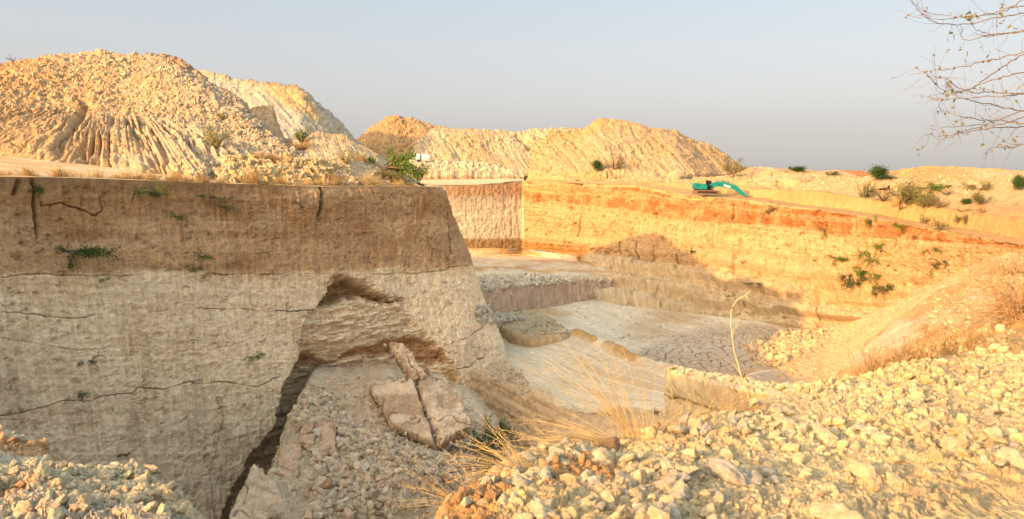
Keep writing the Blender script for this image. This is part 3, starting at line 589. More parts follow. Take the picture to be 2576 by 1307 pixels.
# ---- PIT FLOOR ----------------------------------------------------------
f0 = [(-60, 25, -34), (-30, 25, -34), (0, 25, -30), (30, 25, -27), (60, 25, -28), (110, 25, -28)]
f1 = [(-60, 60, -33.5), (-30, 60, -33.5), (-4, 60, -26), (22, 66, -27.5), (60, 60, -28), (110, 60, -28)]
f2 = [(-60, 95, -31), (-30, 90, -30), (-2, 78, -25.5), (26, 92, -28), (60, 95, -28), (110, 95, -28)]
f3 = [(-60, 125, -27.5), (-30, 120, -27.5), (0, 120, -28), (28, 125, -28), (60, 125, -28), (110, 125, -28)]
f4 = [(-60, 235, -28), (-30, 235, -28), (0, 235, -28), (28, 235, -28), (60, 235, -28), (110, 235, -28)]
G = grid([f0, f1, f2, f3, f4], 1150, [60, 170, 300, 120], smooth_u=False, blur=4, wts=[.3, .5, 1.2, 1.6, .3]); px, py, D = proj(G)
mud = sdpoly(px+fbm(N3(G, .08), 3, 710)*35, py, [(1590, 900), (1640, 860), (1750, 820), (1900, 810), (2020, 830), (2120, 980), (1700, 990), (1600, 960)])
q = G[..., :2]/1.45+np.stack([vn(N3(G, .5), 1), vn(N3(G, .5), 2)], -1)*.3; w1_, w2_, wr = worley(q, 712); ckm = ss(.17, .05, w2_-w1_)*ss(-5, 25, mud)*ss(-.6, -.05, fbm(N3(G, .12), 3, 722))
h = fbm(N3(G, .06), 3, 713)*.5+fbm(N3(G, .22), 3, 721)*.22+fbm(N3(G, .8), 4, 714, .65)*.16-ckm*.35+ss(0, 30, mud)*wr*.12
col = cmix(c_white*.97, c_tan*1.0, ss(-.25, .4, fbm(N3(G, .07), 5, 715, .62)+.1)); col = cmix(col, [.44, .30, .18], ss(.2, .5, fbm(N3(G, .13), 4, 719))*.5); pl = sdpoly(px, py, [(1440, 770), (1640, 780), (1560, 830), (1600, 880), (1560, 910), (1420, 850)]); col = cmix(col, c_white, ss(-25, 25, pl+fbm(N3(G, .1), 3, 716)*20)*.8)
trk = fbs(np.stack([(G[..., 0]+G[..., 1]*.3)*1.3, G[..., 1]*.12, G[..., 1]*0], -1), 3, 717); col *= (1+.16*trk+.12*fbm(N3(G, 1.2), 4, 720, .7))[..., None]
col = cmix(col, [.44, .36, .29], ss(-10, 20, mud)*.65); col = cmix(col, [.20, .15, .11], ckm*.8)
sheet('pit_floor', lift(G, h), E_MID, col)

# ---- RAMP ---------------------------------------------------------------
r0 = [PZ(1100, 790, -23), PZ(1210, 800, -21.9), PZ(1330, 826, -21.4), PZ(1450, 855, -20.5), PZ(1560, 907, -19.5), PZ(1680, 947, -18.2), PZ(1800, 990, -17), PZ(1950, 1030, -15)]
r3 = [PZ(1020, 900, -22), PZ(1190, 935, -21.8), PZ(1290, 975, -21.8), PZ(1400, 1020, -21.2), PZ(1490, 1032, -20.3), PZ(1580, 1025, -19.3), PZ(1720, 1030, -18), PZ(1900, 1060, -16)]
r0, r3 = np.array(r0), np.array(r3)
rb1 = r0+np.array([1.0, 1.2, .7]); rb = rb1+np.array([2.2, 1.5, 0]); rb[:, 2] = -29; rf = r3+np.array([-.5, -1.5, -2.6]); rf2 = rf+np.array([-1.2, -2.4, 0]); rf2[:, 2] = -26.5
G = grid([rb, rb1, r0, r3, rf, rf2], 760, [40, 14, 190, 40, 50], blur=2); px, py, D = proj(G); vr = np.arange(G.shape[0])[:, None]+px*0; n = normals(G, (0, -.3, 1))
road = ss(50, 62, vr)*ss(236, 226, vr); along = np.cumsum(np.linalg.norm(np.diff(G[120], axis=0, prepend=G[120][:1]), axis=1))[None, :]+px*0
bend = vn(N3(G, .04), 739)*4; tr = .65*fbs(np.stack([along*.02, vr/11+bend*.4, vr*0], -1), 3, 730)+.6*fbs(np.stack([along*.04, vr/4+bend, vr*0], -1), 4, 741, .7)
frnt = ss(240, 250, vr)
strt = fbs(np.stack([along*.04, G[..., 2]*1.8, vr*0], -1), 3, 733)
h = road*tr*.045+(1-road)*fbm(N3(G, .5), 4, 731)*.45+frnt*strt*.3+fbm(N3(G, .1), 2, 732)*.4+np.exp(-((vr-240)/7)**2)*fbm(N3(G, .25), 3, 738)*1.2
ls = ss(1330, 1260, px-(py-930)*1.2+fbm(N3(G, .2), 3, 734)*30)*ss(875, 900, py)
pb, r1 = pebbles(G, .7, 735); h += ls*pb*.8
col = cmix(c_white*1.0, [.47, .345, .215], ss(-.25, .4, tr*1.1+.5*fbm(N3(G, .06), 3, 736)))
col = cmix(col, c_tan*1.05, np.clip(ls, 0, 1)*.75)
ed = ss(60, 44, vr); col = cmix(col, [.44, .26, .10], ed*ss(-.2, .3, fbm(N3(G, .2), 3, 737)+.2)*.95); col = cmix(col, [.47, .35, .23], frnt*.85); col = cmix(col, [.32, .2, .1], frnt*ss(.15, .5, strt)*.3)
col *= (1+.36*tr+.10*fbm(N3(G, 1.5), 4, 740, .7))[..., None]
ramp = sheet('road', lift(G, h, n), E_MID, col)

# gravel heaps on the ramp shoulder
mound('gravel_heap', [(1270, 812, 101), (1300, 797, 102), (1320, 786, 102), (1345, 789, 102), (1360, 785, 102), (1385, 798, 101), (1410, 820, 99), (1430, 842, 97)], [(1262, 822, 97), (1285, 838, 94), (1310, 848, 92), (1340, 858, 90.5), (1370, 858, 90), (1400, 855, 90), (1425, 852, 91), (1440, 848, 92)], 4, -22.5,
      (c_tan*1.1, c_tan*.9, c_pale*.85), 750, nu=220, nv=(14, 60), peb=.55, rough=.9, flute=.05, mat=E_MID, kind=None, label='brown gravel heap tipped at the back edge of the white ramp', category='gravel heap')
mound('gravel_heap', [(1160, 815, 104), (1180, 785, 106), (1205, 772, 106), (1230, 778, 106), (1250, 780, 105), (1285, 772, 105), (1310, 790, 104), (1325, 806, 103)], [(1165, 822, 98), (1185, 822, 98), (1210, 818, 98), (1235, 812, 99), (1260, 808, 99), (1285, 806, 99.5), (1305, 808, 100), (1322, 812, 101)], 5, -22.8,
      (c_grey, c_pale, c_tan), 770, nu=200, nv=(14, 50), peb=.9, rough=1.2, flute=.05, mat=E_MID, kind=None, label='low heap of grey broken rock just right of the cliff edge above the ramp', category='gravel heap')

# ---- SLUMP in front of the broken cliff --------------------------------
t0_ = row([(640, 1340, 46), (668, 1240, 49.5), (700, 1140, 54), (735, 1060, 59), (775, 985, 64), (830, 962, 67), (900, 955, 69), (970, 945, 71), (1040, 965, 71.5), (1110, 985, 72), (1180, 1005, 73), (1250, 1040, 74)])
t1_ = row([(660, 1380, 45), (690, 1260, 48.5), (720, 1170, 53), (760, 1085, 57), (810, 1020, 61), (860, 990, 63.5), (930, 985, 65), (1000, 985, 66), (1060, 1015, 66.5), (1120, 1045, 67), (1190, 1060, 68), (1260, 1080, 69)])
t2_ = row([(640, 1420, 43), (740, 1320, 46), (790, 1240, 50), (820, 1170, 53), (860, 1110, 56), (910, 1090, 58), (970, 1095, 59), (1030, 1110, 60), (1090, 1130, 61), (1150, 1140, 62), (1210, 1130, 63), (1280, 1120, 65)])
t3_ = row([(700, 1500, 40), (800, 1420, 43), (860, 1340, 46), (900, 1280, 48), (950, 1230, 50), (1000, 1210, 51), (1050, 1205, 52), (1100, 1205, 53), (1150, 1200, 55), (1200, 1190, 57), (1250, 1170, 59), (1320, 1150, 62)])
t4_ = t3_+np.array([2, -9, 0]); t4_[:, 2] = -34; tb_ = t0_+np.array([-1.5, 7, .0]); tb_[:4] = t0_[:4]+np.array([-1.2, .5, -4])
G = grid([tb_, t0_, t1_, t2_, t3_, t4_], 620, [20, 70, 100, 90, 60], blur=3); px, py, D = proj(G); n = normals(G)
rub = np.clip(ss(-20, 35, sdpoly(px, py, [(560, 1340), (690, 1050), (760, 985), (800, 960), (840, 960), (870, 1010), (850, 1060), (930, 1060), (990, 1075), (1090, 1130), (1180, 1140), (1300, 1100), (1300, 1420), (500, 1420)])+fbm(N3(G, .25), 3, 790)*25), 0, 1)
pa, ra = pebbles(G, 1.5, 791); pb, rb_ = pebbles(G, .6, 792); pc, rc_ = pebbles(G, .3, 793)
h = rub*(pa*.35*ss(-.1, .4, fbm(N3(G, .15), 2, 794))+pb*.8+pc*.7)+fbm(N3(G, .3), 4, 795)*.5+(1-rub)*(fbm(N3(G, 1.2), 4, 796)*.22+fbm(N3(G, .6), 4, 797, .65)*.35)
h *= ss(0, 12, np.arange(G.shape[0]))[:, None]
col = cmix([.66, .53, .38], [.58, .43, .29], ss(-.2, .4, fbm(N3(G, .2), 4, 798))); col = cmix(col, [.56, .43, .30], rub*.8); col = cmix(col, [.40, .24, .14], ss(.15, .5, fbm(N3(G, .3), 3, 799))*.45)
stk = fbs(np.stack([px/13+py/60, py/110, px*0], -1), 4, 781, .65); col = cmix(col, [.48, .33, .21], ss(.05, .5, stk)*(1-rub)*.6)*(1+.14*fbm(N3(G, 1.6), 4, 782, .7))[..., None]
col *= (1+.3*(rb_-.5)*rub)[..., None]
sheet('slump_earth', lift(G, h, n), E_MID, col)

# ---- SCREE fan on the right --------------------------------------------
u_ = row([(2760, 650, 80), (2640, 650, 83), (2560, 655, 84), (2490, 668, 86), (2380, 715, 96), (2280, 757, 110), (2180, 797, 120), (2090, 828, 132), (1990, 835, 131)])
v_ = row([(2860, 640, 62), (2720, 660, 66), (2600, 680, 70), (2500, 710, 75), (2400, 800, 76), (2300, 900, 77), (2200, 958, 83), (2080, 965, 93), (1890, 890, 112)])
ub = u_+np.array([4, 6, .2]); v2 = v_+np.array([-10, -18, -9.]); v2[:, 2] = np.maximum(v2[:, 2], -29)
v2[:, 2] = np.minimum(v2[:, 2], v_[:, 2]-1)
G = grid([ub, u_, (u_+v_)/2+np.array([0, 0, .5]), v_, v2], 620, [14, 90, 90, 80], blur=3); px, py, D = proj(G); n = normals(G)
ln = fbs(np.stack([(px*.5+py*.75)/16, (px-py*.6)/150, px*0], -1), 3, 810)
pa, ra = pebbles(G, .8, 811); rb = ss(-20, 10, sdpoly(px, py, [(1860, 870), (1960, 828), (2085, 832), (2110, 845), (2000, 900), (1950, 935), (1860, 920)])+fbm(N3(G, .2), 3, 812)*14); pb, rbb = pebbles(G, 1.7, 813)
h = ln*.25+fbm(N3(G, 1.0), 4, 819, .7)*.22+pa*.6*ss(-.3, .3, fbm(N3(G, .1), 3, 814))+rb*pb*.5+fbm(N3(G, .08), 3, 815)*.5+fbm(N3(G, 1.2), 2, 816)*.1
col = cmix([.62, .44, .24], [.60, .38, .19], ss(-.2, .3, ln+.3*fbm(N3(G, .06), 3, 817))); col = cmix(col, [.58, .42, .25], rb*.7)
col = cmix(col, [.46, .32, .2], ss(915, 960, py+fbm(N3(G, .1), 2, 818)*20)*.4)
col = col*.86
sheet('scree_slope', lift(G, h, n), E_MID, col)

# ---- RIGHT MIDDLE GROUND ------------------------------------------------
k0 = row([(2900, 610, 66), (2640, 622, 60), (2576, 630, 56), (2520, 644, 51), (2478, 668, 45), (2420, 692, 40), (2345, 745, 34), (2308, 800, 29), (2272, 862, 24), (2200, 925, 19.5), (2140, 968, 17), (2060, 990, 14.5), (1960, 1015, 12.5)])
k1 = row([(2960, 700, 38), (2760, 700, 38), (2660, 700, 37), (2600, 700, 36), (2560, 715, 33), (2500, 745, 30), (2440, 790, 26), (2400, 830, 22), (2360, 880, 18.5), (2290, 925, 15.5), (2200, 965, 13.5), (2120, 1000, 12), (1990, 1040, 10.5)])
k2 = row([(3000, 860, 14), (2860, 870, 14), (2760, 880, 13.5), (2680, 890, 13), (2600, 900, 12.5), (2540, 910, 12), (2480, 925, 11.6), (2420, 940, 11.2), (2360, 955, 10.8), (2280, 975, 10.2), (2200, 1000, 9.6), (2120, 1030, 9), (2000, 1070, 8.4)])
kd = k0+np.array([-1.5, 3.5, -3.]); kd2 = k0+np.array([-7, 14, 0]); kd2[:, 2] = -29; kn = k2+np.array([0, -3.0, -.8])
G = grid([kd2, kd, k0, k1, k2, kn], 620, [24, 24, 150, 150, 14], blur=3); px, py, D = proj(G); n = normals(G, (0, 0, 1))
pa, ra = pebbles(G, 1.6, 830); pb, rb_ = pebbles(G, .45, 831)
h = pa*.45*ss(-.1, .35, fbm(N3(G, .15), 3, 832)+.1)+pb*.35+fbm(N3(G, .25), 4, 833)*.55+fbm(N3(G, 2), 3, 834)*.06
h = h*np.clip((D-5)/10, .2, 1)*.75-.35*ss(14, 22, D)
rd = ss(-.05, .3, fbm(N3(G, .16), 3, 835)+.3*ss(60, 0, np.abs(dpoly(px, py, [(2576, 600), (2480, 650), (2345, 745), (2300, 800)])))-.05)
col = cmix(c_yel*.95, c_pale, ss(-.2, .3, fbm(N3(G, .2), 3, 836))); col = cmix(col, [.58, .32, .14], rd*.8)*.86
sheet('ground', lift(G, h, n), E_MID, col)

# ---- SPUR WALL in the centre right --------------------------------------
tl = row([(1683, 930, 33), (1688, 924, 33.4), (1714, 927, 32.5), (1775, 941, 30), (1837, 951, 27.5), (1905, 962, 25), (2008, 972, 21), (2070, 985, 18)])
tf = row([(1678, 940, 32.4), (1684, 931, 31.6), (1708, 941, 30), (1760, 958, 27.5), (1822, 972, 25), (1890, 985, 22.5), (1985, 1000, 18.5), (2050, 1012, 16)])
back_ = tl+np.array([1.5, 2.2, 0]); back_[:, 2] = -28
m_a = tf+np.array([-.25, -.45, 0]); m_a[:, 2] -= 3.0; m_b = tf+np.array([-1.4, -1.2, 0]); m_b[:, 2] -= 12
G = grid([back_, tl, tf, m_a, m_b], 360, [40, 30, 70, 110], smooth_u=True, blur=1); px, py, D = proj(G); n = normals(G, (-.4, -.7, .5)); vr = np.arange(G.shape[0])[:, None]+px*0
fc = ss(68, 74, vr); h = fc*(fbs(N3(G, 1.6, .15), 3, 851)*.10+fbs(N3(G, .4, 2.2), 3, 852)*.16)+fbm(N3(G, .7), 4, 853)*.18+(1-fc)*pebbles(G, .35, 854)[0]*.6
line = np.exp(-((py-np.interp(px, [1665, 1700, 1760, 1850], [1000, 1003, 1020, 1050])+vn(N3(G, 1), 5)*3)/2.2)**2)*fc; h -= line*.25
col = cmix([.58, .45, .27], c_pale, (1-fc)*1.0); col = cmix(col, [.50, .36, .2], fc*ss(-.2, .3, fbs(N3(G, .3, 1.2), 3, 855))*.6); col = cmix(col, [.25, .15, .07], line*.7)
sheet('earth_wall', lift(G, h, n), E_MID, col)

# ---- FOREGROUND RUBBLE BANK (right) and left lobe -----------------------
def hgt(seed, G, amp=1):
    pa, ra = pebbles(G, .34, seed); pb, rb_ = pebbles(G, .13, seed+1); pc, rc_ = pebbles(G, .06, seed+2); pd, rd_ = pebbles(G, .028, seed+3)
    ma = ss(-.15, .3, fbm(N3(G, .8), 3, seed+4)); mb = ss(-.3, .25, fbm(N3(G, 1.3), 3, seed+5))
    ca, xa, ga = clodcells(G, .21, seed+20); cb_, xb, gb = clodcells(G, .085, seed+21); cc2, xc, gc = clodcells(G, .04, seed+22, .16)
    mc = ss(-.25, .2, fbm(N3(G, .9), 3, seed+23)); md = ss(-.3, .2, fbm(N3(G, 1.7), 3, seed+24))
    h = (ca*.5*mc+cb_*.8*md+cc2*.8+pa*.25*ma+pb*.4*mb+pc*.35+pd*.4)*amp*.9; ra = xa; rb_ = xb; rc_ = xc-1.2*np.maximum(gb*md*.8, gc*.5)+fbm(N3(G, 1.0), 4, seed+6)*.09+fbm(N3(G, 9), 4, seed+7, .65)*.02+fbm(N3(G, .35), 2, seed+8)*.12
    return h, ra, rb_, rc_
g0 = row([(1000, 1500, 3.1), (1120, 1345, 3.65), (1170, 1270, 4.0), (1215, 1238, 4.2), (1330, 1182, 4.55), (1400, 1150, 4.75), (1480, 1142, 4.95), (1560, 1150, 5.1), (1640, 1105, 5.4), (1740, 1078, 5.9), (1830, 1045, 6.3), (1950, 1022, 6.9), (2050, 992, 7.4), (2150, 972, 8.0), (2300, 930, 8.9), (2400, 912, 9.6), (2576, 902, 10.6), (2760, 890, 11.5)])
g1 = row([(1000, 1650, 2.6), (1110, 1500, 2.9), (1180, 1420, 3.1), (1240, 1370, 3.3), (1350, 1310, 3.5), (1430, 1270, 3.7), (1520, 1250, 3.85), (1600, 1240, 4.0), (1690, 1210, 4.2), (1790, 1190, 4.5), (1880, 1165, 4.8), (1990, 1145, 5.1), (2090, 1125, 5.4), (2190, 1105, 5.7), (2340, 1080, 6.2), (2440, 1060, 6.6), (2620, 1040, 7.2), (2820, 1030, 7.7)])
g2 = row([(1000, 1900, 2.1), (1100, 1700, 2.3), (1180, 1650, 2.4), (1250, 1600, 2.5), (1370, 1560, 2.6), (1460, 1530, 2.65), (1560, 1510, 2.7), (1650, 1500, 2.75), (1760, 1470, 2.85), (1860, 1450, 3.0), (1970, 1430, 3.1), (2080, 1400, 3.2), (2190, 1370, 3.4), (2300, 1340, 3.6), (2450, 1300, 3.9), (2560, 1270, 4.1), (2760, 1230, 4.5), (2960, 1200, 4.8)])
g3 = g2*np.array([1.25, .55, 1]); g3[:, 2] = -1.68; g3[:, 1] = np.minimum(g3[:, 1], 2.0)
gs = g0+np.array([-.25, .7, -.35]); gs2 = g0+np.array([-.8, 1.6, -2.5]); gs3 = g0+np.array([-1.5, 3, 0]); gs3[:, 2] = -27
for s_, k_ in ((gs, .1), (gs2, .4), (gs3, .9)): s_[:4, 0] = g0[:4, 0]+k_; s_[:4, 1] = g0[:4, 1]+.1
G = grid([gs3, gs2, gs, g0, g1, g2, g3], 1100, [14, 24, 40, 260, 190, 30], blur=3); px, py, D = proj(G); n = normals(G, (0, -.2, 1))
h, ra, rb_, rc_ = hgt(900, G)
fade = ss(0, 70, np.arange(G.shape[0]))[:, None]; h = h*fade
fgcol = lambda G, ra, rb_, rc_, px, py: cmix(cmix([.63, .49, .28], [.68, .555, .34], ss(-.3, .3, fbm(N3(G, .9), 3, 920))), [.54, .44, .30], ss(0, .4, fbm(N3(G, .7), 3, 921))*.6)*(1+.12*(rc_-.5)+.12*(rb_-.5))[..., None]
col = fgcol(G, ra, rb_, rc_, px, py)
od = np.maximum(ss(-30, 30, sdpoly(px, py, [(1290, 1240), (1340, 1185), (1410, 1160), (1490, 1150), (1560, 1180), (1570, 1230), (1480, 1245), (1400, 1260), (1330, 1260)])+fbm(N3(G, 2.5), 3, 922)*30), ss(-25, 25, sdpoly(px, py, [(1130, 1330), (1180, 1255), (1290, 1240), (1330, 1260), (1260, 1340), (1350, 1400), (1150, 1400)])+fbm(N3(G, 2.5), 3, 923)*35))
col = cmix(col, cmix([.50, .30, .14], [.36, .20, .10], ss(0, .4, fbm(N3(G, 3), 3, 924))), od*.85)
fs = ss(.2, .5, fbm(N3(G, .9), 3, 925)+.3*ss(1250, 1330, py)*ss(1700, 1400, px)-.2*ss(1800, 2100, px)); col = cmix(col, [.42, .29, .18], fs*.3)
col = col*[1.14, 1.10, 1.05]
FG = lift(G, h, n); FGcol = col; FGn = n; FGpx = (px, py)
sheet('ground', FG, E_NEAR, col)
l0 = row([(-420, 1000, 7.6), (-250, 1040, 7.0), (-100, 1075, 6.5), (0, 1118, 6.0), (70, 1142, 5.75), (140, 1187, 5.4), (200, 1197, 5.25), (280, 1196, 5.1), (340, 1200, 5.0), (395, 1222, 4.75), (440, 1256, 4.5), (480, 1310, 4.1), (530, 1400, 3.6), (600, 1550, 3.0)])
l1 = row([(-520, 1240, 4.4), (-340, 1260, 4.3), (-160, 1280, 4.2), (-40, 1300, 4.05), (40, 1310, 3.95), (110, 1330, 3.8), (180, 1335, 3.75), (250, 1340, 3.7), (310, 1345, 3.65), (370, 1370, 3.5), (420, 1400, 3.35), (470, 1450, 3.15), (530, 1550, 2.8), (600, 1700, 2.5)])
l2 = row([(-900, 1700, 2.6), (-600, 1700, 2.55), (-300, 1700, 2.5), (-150, 1700, 2.5), (0, 1700, 2.45), (100, 1700, 2.4), (200, 1700, 2.4), (300, 1720, 2.35), (380, 1740, 2.3), (450, 1760, 2.25), (520, 1780, 2.2), (580, 1800, 2.15), (640, 1850, 2.1), (700, 1950, 2.0)])
ls_ = l0+np.array([.02, .3, -.4]); ls2 = l0+np.array([.0, .5, -2.5]); ls3 = l0+np.array([-.1, .7, 0]); ls3[:, 2] = -27
for s_, k_ in ((ls_, .1), (ls2, .5), (ls3, 1.1)):
    s_[9:, 0] = l0[9:, 0]-k_; s_[9:, 1] = l0[9:, 1]+.05
G = grid([ls3, ls2, ls_, l0, l1, l2], 760, [14, 24, 40, 200, 60], blur=3); px, py, D = proj(G); n = normals(G, (0, -.2, 1))
h, ra, rb_, rc_ = hgt(940, G); h *= ss(0, 70, np.arange(G.shape[0]))[:, None]
col = fgcol(G, ra, rb_, rc_, px, py)*[1.02, 1.08, 1.25]; col = cmix(col, [.56, .29, .12], ss(.22, .42, fbm(N3(G, 1.6), 3, 941)+.4*np.exp(-((px-110)/70)**2-((py-1230)/35)**2)+.3*np.exp(-((px-340)/60)**2-((py-1220)/20)**2))*.8)
LG = lift(G, h, n); LGcol = col; LGn = n
sheet('ground', LG, E_NEAR, col)
# ground the camera stands on, and the plain behind it
th = np.linspace(-180, 180, 200)
e0 = [(1.2*math.cos(math.radians(a)), .2+1.2*math.sin(math.radians(a)), -1.66) for a in th]
def ring(r, z): return [((r+0)*math.cos(math.radians(a)), min(r*math.sin(math.radians(a)), 2.35 if abs(r*math.cos(math.radians(a))) < 60 else 2.35), z) for a in th]
G = grid([ring(.05, -1.66), ring(2.2, -1.66), ring(8, -1.7), ring(40, -1.8), ring(300, -2), ring(5000, -10)], 400, [20, 40, 40, 30, 20], smooth_u=False)
sheet('ground', G+np.stack([G[..., 0]*0]*2+[fbm(N3(G, 1.1), 4, 950)*.05], -1), E_NEAR, cmix([.60, .50, .33], [.56, .42, .25], ss(-.3, .3, fbm(N3(G, .7), 3, 951))), hit=False)

# unseen berm added on the left rim to shade the ramp and floor
cr = [(-44, 1, 4.5), (-44, 6, 5.6), (-45, 17, 5.4), (-46, 27, 3.9), (-47, 40, 3.0), (-50, 52, 2.2), (-54, 60, .6)]
G = grid([np.array(cr)+[-9, 0, -6], np.array(cr)+[0, 0, 0], np.array(cr)+[3.5, 0, -1.5], np.array(cr)+[8, 0, -6]], 200, [30, 14, 30], blur=4)
sheet('hill', lift(G, pebbles(G, .9, 970)[0]*.8+fbm(N3(G, .4), 3, 971)*.4), E_MID, cmix(c_pale, c_sand, ss(-.3, .3, fbm(N3(G, .3), 3, 972))), hit=False)

cr = [(-7, 3.8, -1.7), (-11, 4.6, .0), (-17, 6.0, 1.5), (-24, 9, 1.7), (-30, 14, 1.7), (-35, 22, 1.2), (-38, 28, .2)]  # second unseen berm, added to put the spur's lower face in shade
G = grid([np.array(cr)+[-1.5, -2.6, -1.3], np.array(cr), np.array(cr)+[.9, .9, -1.4]], 260, [24, 16], blur=3)
sheet('hill', lift(G, pebbles(G, .5, 980)[0]*.5+fbm(N3(G, .6), 3, 981)*.25), E_MID, cmix(c_pale, c_sand, ss(-.3, .3, fbm(N3(G, .3), 3, 982))), hit=False)
# ================================================================ objects
rng = np.random.default_rng(5)
def ico(sub):
    t = (1+5**.5)/2
    v = [(-1, t, 0), (1, t, 0), (-1, -t, 0), (1, -t, 0), (0, -1, t), (0, 1, t), (0, -1, -t), (0, 1, -t), (t, 0, -1), (t, 0, 1), (-t, 0, -1), (-t, 0, 1)]
    f = [(0, 11, 5), (0, 5, 1), (0, 1, 7), (0, 7, 10), (0, 10, 11), (1, 5, 9), (5, 11, 4), (11, 10, 2), (10, 7, 6), (7, 1, 8), (3, 9, 4), (3, 4, 2), (3, 2, 6), (3, 6, 8), (3, 8, 9), (4, 9, 5), (2, 4, 11), (6, 2, 10), (8, 6, 7), (9, 8, 1)]
    v = [np.array(p, float)/np.linalg.norm(p) for p in v]
    for _ in range(sub):
        cache = {}; nf = []
        def m(a, b):
            k = (min(a, b), max(a, b))
            if k not in cache: p = v[a]+v[b]; v.append(p/np.linalg.norm(p)); cache[k] = len(v)-1
            return cache[k]
        for a, b, c in f:
            x, y, z = m(a, b), m(b, c), m(c, a); nf += [(a, x, z), (b, y, x), (c, z, y), (x, y, z)]
        f = nf
    return np.array(v), np.array(f)
ICO = {k: ico(k) for k in (1, 2, 3, 4)}
def rock_shape(seed, sub):
    v, f = ICO[sub]; r = np.random.default_rng(seed); k = r.integers(9, 15)
    nn = r.normal(size=(k, 3)); nn /= np.linalg.norm(nn, axis=1, keepdims=True); dd = r.uniform(.55, .95, k)
    dt = v @ nn.T; rad = np.min(np.where(dt > .08, dd/np.maximum(dt, .08), 9), axis=1); rad = np.minimum(rad, 1.15)
    rad *= 1+.22*fbm(v*1.6+seed, 3, seed)+(.16*fbm(v*4+seed, 4, seed+3, .65) if sub > 2 else .10*fbm(v*4+seed, 2, seed+3))
    P = v*rad[:, None]*r.uniform((.75, .6, .5), (1.15, .95, .8))
    return P, f
def rotm(r):
    q = r.normal(size=4); q /= np.linalg.norm(q); w_, x, y, z = q
    return np.array([[1-2*(y*y+z*z), 2*(x*y-z*w_), 2*(x*z+y*w_)], [2*(x*y+z*w_), 1-2*(x*x+z*z), 2*(y*z-x*w_)], [2*(x*z-y*w_), 2*(y*z+x*w_), 1-2*(x*x+y*y)]])
def rot_soft(r, tilt=.5):
    e = Euler((r.normal()*tilt, r.normal()*tilt, r.uniform(0, 6.28))); return np.array(e.to_matrix())
def clods(name, pos, size, cols, mat, r, sub=1, nshape=8, **tags):           # many small stones as ONE object
    SH = [rock_shape(1000+i, sub) for i in range(nshape)]; VV, FF, CC = [], [], []; off = 0
    for p, s, c in zip(pos, size, cols):
        P, f = SH[r.integers(nshape)]; Q = (P*s) @ rot_soft(r, .7).T+p; VV.append(Q); FF.append(f+off); CC.append(np.repeat(c[None], len(Q), 0)); off += len(Q)
    o = mesh_from(name, np.concatenate(VV), np.concatenate(FF), mat, np.concatenate(CC), smooth=False)
    for k, v in tags.items(): o[k] = v
    return o
ROCKM = {}
def rock_mesh(i, tint, sub=3):
    k = (i, tint, sub)
    if k not in ROCKM:
        P, f = rock_shape(2000+i, sub); base = {'pale': [.74, .60, .39], 'tan': [.52, .40, .25], 'ochre': [.48, .30, .155], 'grey': [.58, .52, .42], 'brown': [.36, .22, .12]}[tint]
        c = cmix(base, np.array(base)*.82, ss(-.2, .4, fbm(P*2, 3, i)))
        o = mesh_from('rock', P, f, E_NEAR if sub > 2 else E_MID, c, smooth=True); ROCKM[k] = o.data; bpy.data.objects.remove(o)
    return ROCKM[k]
def put_rock(name, p, s, tint, label, cat, group=None, sub=3, r=rng, tilt=.6, sz=None):
    o = bpy.data.objects.new(name, rock_mesh(int(r.integers(10)), tint, sub)); C.objects.link(o)
    o.location = tuple(p); o.rotation_euler = (r.normal()*tilt, r.normal()*tilt, r.uniform(0, 6.28)); o.scale = sz or (s, s*r.uniform(.8, 1.1), s*r.uniform(.8, 1.05))
    return tag(o, label, cat, group)

